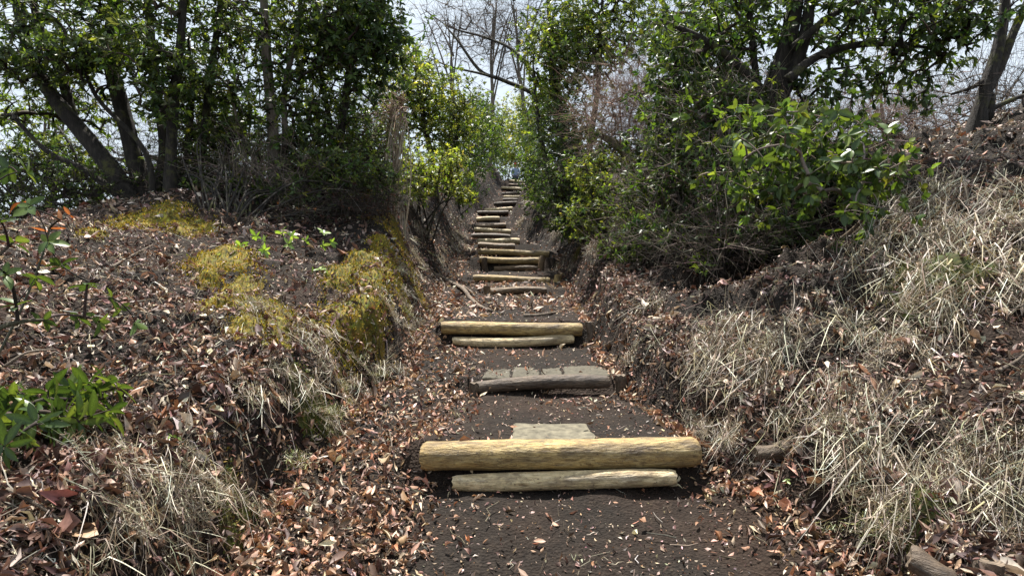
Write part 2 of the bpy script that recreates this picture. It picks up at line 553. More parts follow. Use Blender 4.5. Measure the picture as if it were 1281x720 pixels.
M = {}
M['soil'] = soil_mat()
M['litter'] = leaf_mat('dead leaf litter', .55, .12, (1.1, .9, .7), spec=.4)
M['litter_obj'] = leaf_mat('dead fallen leaf', .5, .12, (1.1, .9, .7), attr=False, spec=.4,
                           cols=[(0, (.30, .17, .105)), (.2, (.40, .25, .17)), (.4, (.22, .095, .05)), (.6, (.34, .20, .13)), (.8, (.15, .07, .042)), (1, (.45, .32, .22))])
M['straw'] = leaf_mat('dry straw grass', .5, .22, (1.1, 1.0, .8))
M['leaf'] = leaf_mat('evergreen leaf', .42, .46, (1.6, 1.55, .55), spec=.4)
M['leaf_soft'] = leaf_mat('soft green leaf', .42, .48, (1.6, 1.55, .55))
M['leaf_obj'] = leaf_mat('glossy evergreen leaf blade', .36, .28, (1.3, 1.25, .5), attr=False, spec=.38,
                         cols=[(0, (.030, .055, .018)), (.45, (.050, .085, .022)), (.8, (.080, .12, .028)), (1, (.14, .18, .045))])
M['leaf_pale'] = leaf_mat('pale fresh leaf blade', .36, .4, (1.3, 1.3, .5), attr=False,
                          cols=[(0, (.10, .17, .035)), (.5, (.17, .26, .06)), (1, (.26, .34, .10))])
M['leaf_rust'] = leaf_mat('rust coloured leaf blade', .45, .35, (1.3, .8, .4), attr=False,
                          cols=[(0, (.16, .065, .025)), (.5, (.24, .10, .04)), (1, (.28, .14, .065))])
M['moss'] = leaf_mat('golden moss', .8, .15, (1.2, 1.1, .5), spec=.2)
M['twig'] = leaf_mat('bare twig bark', .85, 0, spec=.2)
M['bark_dark'] = bark_mat('dark evergreen bark', (.011, .009, .007), (.03, .024, .019), (.075, .062, .05), (.08, .08, .025), .07)
M['bark_moss'] = bark_mat('mossy pale bark', (.04, .032, .022), (.12, .10, .07), (.26, .23, .17), (.13, .13, .035), .14)
M['bark_grey'] = bark_mat('grey brown bark', (.05, .04, .03), (.13, .105, .08), (.27, .23, .19), (.09, .10, .04), .03)
M['root'] = bark_mat('root bark', (.07, .05, .035), (.17, .13, .095), (.30, .25, .20))
M['log_gold'] = log_mat('golden peeled log', (.26, .16, .052), (.46, .32, .12), (.62, .49, .24), (.085, .056, .030), .60)
M['log_pale'] = log_mat('pale worn log', (.38, .27, .13), (.60, .47, .26), (.74, .63, .42), (.13, .09, .05), .45)
M['log_brown'] = log_mat('brown weathered log', (.11, .068, .036), (.21, .135, .07), (.35, .25, .145), (.055, .036, .022), .55)
M['log_grey'] = log_mat('grey rotting log', (.055, .036, .022), (.105, .072, .045), (.18, .13, .085), (.035, .024, .017), .45)
M['end_gold'] = end_mat('golden end grain', (.34, .22, .10), (.62, .48, .27))
M['end_dark'] = end_mat('weathered end grain', (.06, .045, .03), (.17, .125, .085))
M['stone'] = plain('paving stone', (.125, .11, .075), .9, .6, 18)
M['stone_dark'] = plain('dark paving stone', (.075, .066, .046), .9, .45, 26)

# ------------------------------------------------------------------ ground sheet
def graded(stops):
    out = [stops[0][0]]
    for (a, da), (b, db) in zip(stops[:-1], stops[1:]):
        x = a
        while True:
            t = (x - a) / (b - a)
            x = x + da * (db / da) ** t
            if x >= b - .3 * db: break
            out.append(x)
        out.append(b)
    return np.array(out)


gx = graded([(-400, 60), (-30, 3), (-8, .25), (-4, .08), (-1.6, .045), (1.9, .045), (4.5, .065), (8, .25), (30, 3), (400, 60)])
gy = graded([(-200, 40), (-12, 1.5), (-2, .3), (1.2, .045), (5.6, .045), (12, .085), (36, .22), (60, 1.2), (400, 60)])
GX, GY = np.meshgrid(gx, gy)
GZ = hgt(GX, GY)
nx_, ny_ = len(gx), len(gy)
ii = np.arange(nx_ - 1)[None]; jj = np.arange(ny_ - 1)[:, None]
qd = np.stack([jj * nx_ + ii, jj * nx_ + ii + 1, (jj + 1) * nx_ + ii + 1, (jj + 1) * nx_ + ii], -1).reshape(-1, 4)
mb = MB(); mb.add(np.stack([GX, GY, GZ], -1).reshape(-1, 3), [qd])
tag(mb.build('ground', M['soil']), 'dark brown soil of the sunken trail and its banks', None, None, 'structure')


# ------------------------------------------------------------------ logs, stakes, stones
def frame_log(o, p0, p1, roll=0.0):
    p0 = Vector(p0); p1 = Vector(p1)
    x = (p1 - p0).normalized()
    up = Vector((0, 0, 1)) if abs(x.z) < .8 else Vector((0, 1, 0))
    y = up.cross(x).normalized(); z = x.cross(y)
    m = Matrix((x, y, z)).transposed().to_4x4()
    o.matrix_world = Matrix.Translation((p0 + p1) / 2) @ m @ Matrix.Rotation(roll, 4, 'X')


def make_log(name, label, p0, p1, r, wood, endm, cat='log', group=None, seed=0, bend=.012, rough=.06, flat=1.0, taper=.06, worn=0.0, roll=0.0, sides=24, rings=44):
    L = float(np.linalg.norm(np.asarray(p1) - np.asarray(p0)))
    u = np.linspace(-.5, .5, rings)
    u = np.sign(u) * .5 * (np.abs(u) * 2) ** .8
    th = np.arange(sides) * 2 * np.pi / sides
    ends = 1 - np.clip((np.abs(u) * L - (L / 2 - r * .22)) / (r * .22), 0, 1) ** 2 * .14
    ends = ends * (1 - worn * np.clip((np.abs(u) - .28) / .22, 0, 1) ** 1.6)
    rr = r * (1 + taper * u[:, None]) * ends[:, None] * (1 + rough * perlin(u[:, None] * L * 3.1 + seed * 7.1 + np.cos(th)[None] * .9, np.sin(th)[None] * .9 + seed * 3.3)
                                                       + rough * .45 * perlin(u[:, None] * L * 11 + seed * 2.1, th[None] * 2.5 + seed)
                                                       + .05 * np.maximum(perlin(u[:, None] * L * 6 + seed * 5.3, np.sin(th)[None] * 2.2 + np.cos(th)[None] * 1.7 + seed * 1.9) - .28, 0) * 4)
    by = bend * np.sin(u * 5 + seed) * 1.2; bz = bend * np.cos(u * 4.3 + seed * 2) - bend * .6
    V = np.stack([np.repeat(u[:, None] * L, sides, 1), rr * np.cos(th)[None] + by[:, None], rr * np.sin(th)[None] * flat + bz[:, None]], -1)
    V[0, :, 0] += .012 * perlin(np.cos(th) * 1.5 + seed, np.sin(th) * 1.5); V[-1, :, 0] += .012 * perlin(np.cos(th) * 1.5 + seed + 9, np.sin(th) * 1.5)
    j = np.arange(rings - 1)[:, None]; s = np.arange(sides)[None]
    q = np.stack([j * sides + s, (j + 1) * sides + s, (j + 1) * sides + (s + 1) % sides, j * sides + (s + 1) % sides], -1).reshape(-1, 4)
    mb = MB(); mb.add(V.reshape(-1, 3), [q])
    o = mb.build(name, wood)
    for k, sg in ((0, -1), (rings - 1, 1)):
        ring = V[k]; c = ring.mean(0)
        mid = c + (ring - c) * .55; mid[:, 0] += sg * -.003
        vv = np.concatenate([ring, mid, [c + [sg * -.004, 0, 0]]])
        a = np.arange(sides); b = (a + 1) % sides
        q4 = np.stack([a, b, sides + b, sides + a], -1); t3 = np.stack([sides + a, sides + b, np.full(sides, 2 * sides)], -1)
        if sg > 0: q4 = q4[:, ::-1]; t3 = t3[:, ::-1]
        e = MB(); e.add(vv, [q4[:, ::-1], t3[:, ::-1]])
        eo = e.build('end_grain', endm, None, smooth=False); eo.parent = o
    frame_log(o, p0, p1, roll)
    return tag(o, label, cat, group)


G_LOG = 'log risers of the trail steps'
def step_log(label, x0, x1, ya, yb, d, r, wood, endm, seed, d1=None, **kw):
    """log between two pixels at the depth of its riser"""
    p0 = at(x0, ya, d); p1 = at(x1, yb, d1 or d)
    return make_log('step_log', label, p0, p1, r, M[wood], M[endm], 'log', G_LOG, seed, **kw)


step_log('thick golden peeled log above a thin pale log, with the pale rectangular slab behind it', 528, 872, 570.5, 562, 2.87, .070, 'log_gold', 'end_gold', 1, bend=.007, rough=.08)
step_log('thin pale half buried log lying under the thickest golden log', 566, 845, 601, 596, 2.80, .043, 'log_pale', 'end_gold', 2, worn=.2, bend=.008, rough=.09)
step_log('dark rotting log holding the row of dark paving stones', 593, 762, 482, 475, 3.96, .046, 'log_grey', 'end_dark', 3, rough=.10, worn=.15)
step_log('golden brown log above another, up the trail from the row of paving stones', 552, 728, 410, 410.5, 5.2, .056, 'log_gold', 'end_gold', 4, bend=.007, rough=.09)
step_log('half buried pale log under a golden brown log, facing the row of paving stones', 566, 718, 425.5, 425, 5.14, .042, 'log_pale', 'end_gold', 5, worn=.15)
step_log('low weathered brown log beside a short stake on the leafy flat stretch', 614, 684, 363, 363, 7.8, .045, 'log_brown', 'end_dark', 6, rough=.12)
step_log('bright yellow log with a sawn pale end, at the foot of the stacked log riser', 592, 688, 348, 350, 9.3, .056, 'log_gold', 'end_gold', 7)
step_log('golden upper log of the staked log riser', 600, 677, 324, 326, 10.4, .055, 'log_gold', 'end_gold', 8)
step_log('dark lower log of the staked log riser', 618, 676, 335, 335.5, 10.35, .050, 'log_brown', 'end_dark', 9)
step_log('long yellow log topping the staked riser', 598, 687, 315, 317, 11.1, .058, 'log_gold', 'end_gold', 10)
FAR = [(598, 644, 307, 308, 13.0, 'log_brown'), (597, 650, 301, 302, 14.6, 'log_pale'), (590, 638, 294.5, 296, 16.5, 'log_grey'), (593, 639, 287.5, 289.5, 17.3, 'log_pale'),
       (595, 633, 282.5, 282, 18.5, 'log_brown'), (596, 625, 274, 273, 20.0, 'log_pale'), (597, 636, 266.5, 265, 21.5, 'log_grey'), (606, 641, 262.5, 261, 22.5, 'log_pale'),
       (618, 652, 254.5, 253.5, 26.0, 'log_grey'), (629, 655, 250, 249.5, 27.0, 'log_grey'), (630, 656, 246, 246, 28.0, 'log_pale'), (628, 657, 242, 242, 29.0, 'log_grey'),
       (627, 656, 235, 236, 31.0, 'log_pale'), (636, 657, 231, 231.5, 32.5, 'log_brown'), (637, 661, 225.5, 228.5, 33.5, 'log_pale')]
FAR_LABEL = {'log_grey': 'dark grey log riser on the steep far stairs under the trees', 'log_brown': 'brown log riser on the steep far stairs under the trees', 'log_pale': 'pale sunlit log riser on the steep far stairs under the trees'}
for i, (a, b, ya, yb, d, w) in enumerate(FAR):
    step_log(FAR_LABEL[w], a, b, ya, yb, d, .075, w, 'end_dark' if w != 'log_pale' else 'end_gold', 20 + i, sides=12, rings=12, rough=.1)


def stake(label, px, py_top, py_bot, d, r, wood='log_grey', lean=0.0, seed=0, endm='end_dark', name='wooden_stake'):
    a = at(px, py_bot, d); b = at(px + lean, py_top, d)
    a = a.copy(); a[2] -= .12
    return make_log(name, label, a, b, r, M[wood], M[endm], 'stake', 'wooden stakes of the trail steps', seed, rough=.16, sides=12, rings=10, taper=-.1)


stake('short dark stake at the leafy end of the log with paving stones', 591, 478, 494, 3.95, .036, seed=31)
stake('rotting dark stake beside the log with paving stones, against the grassy bank', 773, 468, 490, 3.98, .042, seed=32, lean=2)
stake('black stake standing at the end of the golden brown double log', 737, 402, 424, 5.17, .036, seed=33, lean=1)
stake('short brown stake beside the low weathered log', 610, 357, 369, 7.75, .045, seed=34, wood='log_brown')
stake('dark stake in front of the staked riser, next to the mossy bank', 607, 322, 339, 10.28, .05, seed=35)
stake('reddish stake at the open end of the staked riser', 678, 320, 341, 10.3, .055, seed=36, wood='log_brown')
stake('pale sawn stake end beside the bright yellow log', 697, 343, 353, 9.25, .06, 'log_gold', 0, 37, 'end_gold')
# corner post and log at the near right, and the log end inside the bank's hollow
q0 = gnd(1232, 715) - [0, 0, .03]; q1 = gnd(1150, 690)
make_log('corner_post', 'short dark rotting post standing in straw beside a half buried log', q0 + [0, 0, -.15], q0 + [.01, .01, .07], .042, M['log_grey'], M['end_dark'], 'post', None, 41, rough=.16, sides=14, rings=10)
make_log('fallen_log', 'half buried weathered log end next to the short dark post', q0 + [-.16, .10, .02], q0 + [-.03, .02, -.01], .042, M['log_grey'], M['end_dark'], 'log', None, 42, rough=.14, sides=14, rings=12)
q2 = on(1.17, 2.76, .02)
make_log('buried_log_end', 'dark brown log end sticking out of the hollow in the grassy bank', q2 + [-.06, -.02, .0], q2 + [.22, .05, .03], .040, M['log_grey'], M['end_dark'], 'log', None, 43, rough=.12, sides=14, rings=10)


def slab(name, label, quad, thick, m, group=None, seed=0):
    """flat stone: quad of four world points (near left, near right, far right, far left), irregular edge, bevelled"""
    quad = np.asarray(quad, float)
    c = quad.mean(0)
    g = np.random.default_rng(seed)
    E = []
    for k in range(4):
        for t in np.linspace(0, 1, 8, endpoint=False):
            E.append(quad[k] * (1 - t) + quad[(k + 1) % 4] * t)
    E = np.array(E); E += g.normal(0, .0045, E.shape) * [1, 1, .3]
    n = len(E)
    inn = c + (E - c) * .94; mid = c + (E - c) * .5
    bot = E.copy(); bot[:, 2] -= thick; rim = E.copy(); rim[:, 2] -= .006
    inn[:, 2] += g.normal(0, .0015, n); mid[:, 2] += g.normal(.001, .002, n)
    V = np.concatenate([bot, rim, inn, mid, [c + [0, 0, .002]]])
    a = np.arange(n); b = (a + 1) % n
    F = [np.stack([k * n + a, k * n + b, (k + 1) * n + b, (k + 1) * n + a], -1) for k in range(3)]
    mb = MB(); mb.add(V, F + [np.stack([3 * n + a, 3 * n + b, np.full(n, 4 * n)], -1)])
    return tag(mb.build(name, m, None, c, smooth=False), label, 'stone', group)


def slab_px(label, x0, x1, y0, y1, x0f, x1f, z, thick, m, seed, group=None):
    def hit(px, py):
        r = ray(px, py); t = (z - EYE) / r[2]
        return np.array([0, 0, EYE]) + r * t
    return slab('paving_stone', label, [hit(x0, y1), hit(x1, y1), hit(x1f, y0), hit(x0f, y0)], thick, m, group, seed)


slab_px('pale rectangular stone slab set in dark soil behind the thickest golden log', 640, 746, 529, 549, 643, 733, .602, .06, M['stone'], 1)
GS = 'row of paving stones on one step'
slab_px('widest dark paving stone of the row, farthest from the leaf filled side', 706, 764, 453, 468.5, 704, 752, .708, .05, M['stone_dark'], 2, GS)
slab_px('dark paving stone second in the row from the grassy bank', 678, 704, 457, 469.5, 676, 701, .706, .05, M['stone_dark'], 3, GS)
slab_px('dark mossy paving stone third in the row from the grassy bank', 641, 675, 458.5, 470.5, 643, 673, .705, .05, M['stone_dark'], 4, GS)
slab_px('small half covered paving stone at the leafy end of the row', 604, 638, 461, 471.5, 608, 640, .700, .05, M['stone_dark'], 5, GS)


def ground_line(pxs, dz=.01):
    pts = []
    for px, py in pxs:
        q = gnd(px, py); q[2] += dz; pts.append(q)
    return np.array(pts)


def root_thing(name, label, pxs, r0, r1, m, cat, dz=.012, group=None, seed=0, side=()):
    P = ground_line(pxs, dz)
    rr = np.linspace(r0, r1, len(P))
    mb = MB(); stem_tube(mb, np.concatenate([P, rr[:, None]], 1), 24, 8, .2, seed)
    for k, s in enumerate(side):
        Q = ground_line(s, dz * .8)
        stem_tube(mb, np.concatenate([Q, np.linspace(r0 * .6, r1 * .6, len(Q))[:, None]], 1), 14, 6, .2, seed + k + 1)
    return tag(mb.build(name, m, None, P[0]), label, cat, group)


root_thing('exposed_root', 'thick bare root snaking out of the mossy bank onto the leafy trail', [(546, 346), (560, 353), (578, 362), (588, 374), (600, 385), (616, 391)], .035, .014, M['root'], 'root', .02, None, 3,
           side=([(558, 350), (574, 356), (588, 365), (594, 372)], [(548, 347), (556, 358), (552, 372)]))
root_thing('exposed_root', 'thin curved root lying across the trail up from the golden brown double log', [(655, 396), (672, 395.5), (690, 393), (704, 389.5), (716, 387)], .014, .009, M['root'], 'root', .012, None, 5)

# ------------------------------------------------------------------ trees and shrubs
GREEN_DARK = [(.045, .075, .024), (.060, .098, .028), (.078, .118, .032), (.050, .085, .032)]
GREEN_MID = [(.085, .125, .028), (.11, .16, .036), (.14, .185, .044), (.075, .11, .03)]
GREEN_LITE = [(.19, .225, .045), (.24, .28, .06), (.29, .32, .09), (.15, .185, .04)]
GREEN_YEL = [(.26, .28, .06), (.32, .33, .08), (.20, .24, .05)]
TW_DARK = [(.035, .027, .021), (.06, .048, .038)]
TW_GREY = [(.16, .13, .105), (.24, .20, .165), (.11, .085, .065)]
TW_RED = [(.25, .165, .13), (.34, .24, .19), (.17, .105, .085)]
LEAF4 = leaf_t(.36, .16, .18, 1, .5)
LEAF8 = leaf_t(.35, .16, .24, 2, .5)
LEAF_B = leaf_t(.52, .14, .16, 2, .45)


def grow(nodes, targets, g, sag=.10, K=5):
    """join every target to the nearest piece of the growing skeleton; returns polylines, their weights"""
    N = list(np.asarray(nodes, float)); owner = [-1] * len(N)
    cap = len(N) + len(targets) * (K - 1)
    A = np.zeros((cap, 3)); A[:len(N)] = N; own = np.full(cap, -1); cnt = len(N)
    d0 = np.min(np.linalg.norm(targets[:, None] - A[None, :cnt], axis=2), 1)
    order = np.argsort(d0)
    polys = np.zeros((len(targets), K, 3)); par = np.full(len(targets), -1)
    tt = np.linspace(0, 1, K)[:, None]
    for n_, i in enumerate(order):
        p = targets[i]
        dd = np.linalg.norm(A[:cnt] - p, axis=1)
        # prefer attaching to something lower than the target
        dd = dd + .35 * np.maximum(A[:cnt, 2] - p[2], 0)
        k = int(np.argmin(dd)); a = A[k]
        ln = np.linalg.norm(p - a)
        c = (a + p) / 2 + g.normal(0, .10, 3) * ln + np.array([0, 0, sag * ln])
        q = (1 - tt) ** 2 * a + 2 * tt * (1 - tt) * c + tt ** 2 * p
        polys[n_] = q; par[n_] = own[k]
        A[cnt:cnt + K - 1] = q[1:]; own[cnt:cnt + K - 1] = n_; cnt += K - 1
    w = np.ones(len(targets))
    for n_ in range(len(targets) - 1, -1, -1):
        if par[n_] >= 0: w[par[n_]] += w[n_]
    return polys, w


def blob_points(blobs, g, clump=14, spread=.16, mult=1.0):
    out = []
    for (px, py, d, rx, ry, rd, n) in blobs:
        n = int(n * mult)
        c = at(px, py, d); sx = rx / F_PX * d; sz = ry / F_PX * d
        m = max(2, n // clump)
        u = unit(g.normal(0, 1, (m, 3))) * (g.random((m, 1)) ** .42)
        cc = c + u * [sx, rd, sz]
        k = g.integers(0, m, n)
        p = cc[k] + g.normal(0, 1, (n, 3)) * np.array([min(spread, sx * .4), min(spread, rd * .4), min(spread, sz * .35)])
        out.append(p)
    p = np.concatenate(out)
    keep = p[:, 2] > hgt(p[:, 0], p[:, 1]) + .06
    keep &= np.linalg.norm(p - [0, 0, EYE], axis=1) > 1.1
    return p[keep]


def whorls(mb, tips, dirs, g, n=7, size=.08, cols=GREEN_MID, tmpl=LEAF8, open_=(.5, 1.15), droop=.25, sizej=.22):
    m = len(tips)
    P = np.repeat(tips, n, 0)
    ax = unit(dirs + [0, 0, .35]); ax = np.repeat(ax, n, 0)
    ref = np.where(np.abs(ax[:, 2:3]) > .9, np.array([[1., 0, 0]]), np.array([[0, 0, 1.]]))
    a = unit(np.cross(ax, ref)); b = np.cross(ax, a)
    th = np.tile(np.arange(n) * 2 * np.pi / n, m) + np.repeat(g.uniform(0, 6.28, m), n) + g.normal(0, .3, m * n)
    rad = a * np.cos(th)[:, None] + b * np.sin(th)[:, None]
    op = g.uniform(open_[0], open_[1], m * n)[:, None]
    X = unit(ax * np.cos(op) + rad * np.sin(op) - np.array([0, 0, 1.]) * g.uniform(0, 2 * droop, (m * n, 1)))
    Nn = unit(ax * np.sin(op) - rad * np.cos(op) + g.normal(0, .25, (m * n, 3)))
    Nn = np.where(Nn[:, 2:3] < 0, -Nn, Nn)
    P = P - ax * g.uniform(0, size * .5, (m * n, 1))
    s = size * (1 + g.normal(0, sizej, m * n)).clip(.45, 1.6)
    S = np.stack([s, s * g.uniform(.8, 1.2, m * n), s], 1)
    clc = pick(cols, m, .22, g)
    C = np.repeat(clc, n, 0) * (1 + g.normal(0, .14, (m * n, 1)))
    scatter(mb, tmpl, P, X, Nn, S, np.clip(C, .004, .9))


def stem_px(pts, d):
    """[(px,py,r[,d])] -> [x,y,z,r]"""
    out = []
    for p in pts:
        q = at(p[0], p[1], p[3] if len(p) > 3 else d)
        out.append([*q, p[2]])
    return np.array(out)


def rooted(st, depth=.12):
    """start a stem from the ground below its first point, with a flared foot"""
    b = st[0].copy(); z = float(hgt(b[0], b[1]))
    if b[2] > z + .05:
        f = b.copy(); f[2] = z - depth; f[3] = b[3] * 1.45
        m = b.copy(); m[2] = z + .12; m[3] = b[3] * 1.12
        st = np.concatenate([[f, m], st]) if b[2] > z + .25 else np.concatenate([[f], st])
    else:
        st = st.copy(); st[0, 2] = z - depth; st[0, 3] *= 1.3
    return st


def tree(name, label, cat, stems, blobs, seed, leaf=dict(), bark='bark_dark', tw=TW_DARK, group=None, trk=.004, clump=14, spread=.16, bare=0, twl=.25, rootit=True, twig_sides=3, stem_name='trunk', world_blobs=None, mult=1.0):
    g = np.random.default_rng(seed)
    if rootit: stems = [rooted(s) if (k == 0 or s[0, 2] - float(hgt(s[0, 0], s[0, 1])) < .55) else s for k, s in enumerate(stems)]
    org = stems[0][0, :3].copy(); org[2] = float(hgt(org[0], org[1]))
    root = empty(name, org, label, cat, group)
    for k, s in enumerate(stems):
        mb = MB(); stem_tube(mb, s, max(12, 4 * len(s)), 10 if s[0, 3] > .03 else 7, .13, seed + k)
        mb.build(stem_name if k == 0 else 'stem', M[bark], root)
    if world_blobs:
        T = np.concatenate([np.array(b[:3]) + unit(g.normal(0, 1, (b[6], 3))) * (g.random((b[6], 1)) ** .4) * np.array(b[3:6]) for b in world_blobs])
    else:
        T = blob_points(blobs, g, clump, spread, mult * (1.1 if leaf else .8))
    nodes = np.concatenate([catmull(s, 26)[4:, :3] for s in stems])
    polys, w = grow(nodes, T, g, K=4)
    mb = MB()
    r0 = np.minimum(trk * np.sqrt(w), .055); r1 = np.maximum(trk * .55 * np.sqrt(np.maximum(w - 1, .6)), trk * .5)
    R = r0[:, None] + (np.minimum(r1, r0) - r0)[:, None] * np.linspace(0, 1, polys.shape[1])[None]
    tc_ = pick(tw, len(polys), .2, g); fine = w < 1.5
    if fine.any(): tubes(mb, polys[fine][:, [0, 2, 3]], R[fine][:, [0, 2, 3]], 3, tc_[fine])
    if (~fine).any(): tubes(mb, polys[~fine], R[~fine], twig_sides, tc_[~fine])
    ends = polys[:, -1]; dirs = unit(polys[:, -1] - polys[:, -2])
    if bare:
        nb = bare
        e2 = np.repeat(polys[:, 2], nb, 0) * .5 + np.repeat(ends, nb, 0) * .5
        dv = unit(np.repeat(dirs, nb, 0) + g.normal(0, .55, (len(e2), 3)) + [0, 0, .25])
        ln = twl * g.uniform(.4, 1.3, (len(e2), 1))
        tt = np.linspace(0, 1, 3)[None, :, None]
        bend_ = g.normal(0, .25, (len(e2), 3))
        PP = e2[:, None] + dv[:, None] * ln[:, None] * tt + bend_[:, None] * ln[:, None] * tt ** 2
        RR = np.repeat(np.linspace(trk * .65, trk * .25, 3)[None], len(e2), 0)
        tubes(mb, PP, RR, 3, pick(tw, len(e2), .2, g))
    br = mb.build('branching', M['twig'], root); br['kind'] = 'stuff'
    if leaf:
        lf = dict(leaf); m_ = lf.pop('mat', 'leaf')
        lf['size'] = lf['size'] * .8
        mb = MB(); whorls(mb, ends, dirs, g, **lf)
        cr = mb.build('crown', M[m_], root); cr['kind'] = 'stuff'
    return root


def bush(name, label, cat, base, blobs, seed, nst=6, r=.018, **kw):
    """several thin stems from one base fanning into the crown"""
    g = np.random.default_rng(seed + 500)
    base = np.asarray(base, float)
    stems = []
    for k in range(nst):
        bl = blobs[k % len(blobs)]
        c = at(bl[0], bl[1], bl[2]) + g.normal(0, .35, 3) * np.array([bl[3] / F_PX * bl[2], bl[5], bl[4] / F_PX * bl[2]])
        b = base + np.append(g.normal(0, .07, 2), 0); b[2] = float(hgt(b[0], b[1])) - .05
        mid = (b + c) / 2 + g.normal(0, .10, 3) * np.linalg.norm(c - b) * .6 + [0, 0, .12 * np.linalg.norm(c - b)]
        stems.append(np.array([[*b, r * 1.3], [*mid, r], [*c, r * .5]]))
    return tree(name, label, cat, stems, blobs, seed, rootit=False, stem_name='stem', **kw)


# --- left: multi-stemmed evergreen on the mound
D = 6.9
tree('evergreen_tree', 'dark multi-stemmed evergreen tree leaning outward on the mossy mound', 'tree',
     [stem_px([(172, 262, .105), (140, 212, .095), (98, 160, .085), (58, 108, .072), (30, 45, .055), (12, -50, .04)], D),
      stem_px([(186, 264, .11), (170, 205, .095), (150, 125, .085), (136, 60, .065), (150, -40, .04)], D + .15),
      stem_px([(213, 266, .075), (214, 200, .062), (217, 130, .055), (226, 50, .045), (232, -50, .03)], D - .15),
      stem_px([(196, 264, .08), (206, 185, .065), (194, 110, .055), (188, 40, .045), (178, -50, .03)], D + .3),
      stem_px([(230, 262, .06), (252, 185, .05), (262, 105, .042), (274, 20, .035), (282, -60, .025)], D + .35),
      stem_px([(92, 150, .06), (75, 90, .05), (45, 20, .04), (40, -50, .03)], D + .1),
      stem_px([(205, 264, .04), (232, 200, .032), (240, 130, .026), (236, 50, .02)], D + .4), stem_px([(180, 262, .045), (110, 215, .036), (60, 190, .028), (20, 150, .02)], D + .2),
      stem_px([(192, 262, .035), (182, 190, .028), (120, 120, .022), (100, 60, .016)], D - .2), stem_px([(222, 264, .03), (280, 200, .022), (300, 140, .016)], D + .1)],
     [(45, 25, D, 85, 55, .9, 300), (150, 15, D, 75, 55, .9, 320), (110, 76, D - .3, 75, 28, .6, 210), (195, 84, D - .3, 65, 32, .6, 220),
      (255, 30, D + .3, 60, 60, .8, 330), (20, 85, D - .2, 40, 28, .6, 120), (150, -70, D, 190, 50, 1.1, 420), (235, 120, D + .6, 40, 40, .5, 110), (75, 120, D + .4, 45, 26, .5, 70), (140, 140, D + .5, 40, 30, .5, 60), (265, 150, D + .5, 45, 40, .5, 120), (20, 140, D + .5, 35, 30, .5, 60), (190, 130, D - .5, 35, 22, .3, 50)], 11,
     leaf=dict(n=7, size=.088, cols=GREEN_DARK + GREEN_MID + [(.11, .145, .06), (.085, .115, .05)], tmpl=LEAF4, droop=.3), bark='bark_dark', spread=.24, mult=1.3)
tree('slender_tree', 'slender pale barked tree with twin stems rising from the leafy mound', 'tree',
     [stem_px([(345, 256, .075), (342, 170, .062), (335, 90, .055), (331, 20, .045), (326, -60, .03)], 7.0),
      stem_px([(354, 250, .045), (357, 180, .038), (356, 110, .032), (372, 40, .026), (380, -60, .018)], 7.1),
      stem_px([(338, 255, .03), (322, 210, .022), (300, 160, .017), (285, 100, .012)], 6.9)],
     [(335, 40, 7.1, 70, 60, .8, 300), (400, 70, 7.3, 60, 60, .7, 300), (310, 115, 7.0, 50, 26, .5, 110), (390, 140, 7.3, 60, 40, .6, 190), (360, -60, 7.2, 110, 45, .9, 260), (430, 20, 7.3, 60, 50, .7, 220), (300, 160, 7.2, 45, 36, .5, 120), (375, 190, 7.0, 40, 30, .4, 100), (420, 190, 7.1, 40, 34, .4, 120), (330, 205, 7.2, 40, 26, .4, 80)], 12,
     leaf=dict(n=7, size=.082, cols=GREEN_DARK + GREEN_MID + GREEN_LITE[:1] + [(.11, .145, .06)], tmpl=LEAF4), bark='bark_grey', spread=.18, mult=1.25)
tree('overhanging_tree', 'dark evergreen tree with drooping leaves overhanging the mossy bank', 'tree',
     [stem_px([(418, 240, .06), (428, 150, .05), (440, 70, .04), (446, -10, .035), (452, -80, .02)], 7.4),
      stem_px([(424, 235, .04), (412, 150, .032), (398, 60, .026), (402, -50, .018)], 7.6)],
     [(455, 15, 7.0, 46, 55, .5, 330), (470, 75, 7.0, 32, 40, .4, 180), (430, 60, 7.2, 45, 50, .6, 230), (455, -70, 7.1, 60, 45, .7, 240)], 13,
     leaf=dict(n=7, size=.095, cols=GREEN_DARK, tmpl=LEAF4, droop=.55), spread=.13)
bush('understory_shrub', 'dense dark shrub filling the shade behind the slender pale tree', 'shrub', on(-2.7, 8.6), [(280, 170, 8.6, 60, 45, .8, 300), (310, 215, 8.3, 60, 32, .7, 240), (260, 225, 8.4, 50, 25, .6, 140)], 14,
     leaf=dict(n=7, size=.066, cols=GREEN_DARK + GREEN_MID, tmpl=LEAF4), bare=1, tw=TW_GREY + TW_DARK, nst=9)
bush('understory_shrub', 'dark leafy shrub with lit sprays beside the overhanging evergreen', 'shrub', on(-2.0, 8.2), [(420, 175, 8.2, 65, 42, .7, 380), (400, 215, 8.0, 60, 26, .5, 180), (460, 205, 7.9, 45, 30, .5, 170)], 15,
     leaf=dict(n=6, size=.062, cols=GREEN_DARK + GREEN_MID, tmpl=LEAF4), bare=1, nst=9)
bush('understory_shrub', 'shiny leaved shrub behind the mossy mound under the leaning stems', 'shrub', on(-5.6, 8.2), [(40, 200, 8.4, 75, 38, .7, 330), (110, 225, 8.2, 55, 32, .6, 230), (20, 150, 8.6, 40, 24, .5, 90)], 16,
     leaf=dict(n=7, size=.085, cols=GREEN_MID + GREEN_DARK, tmpl=LEAF4), nst=8)
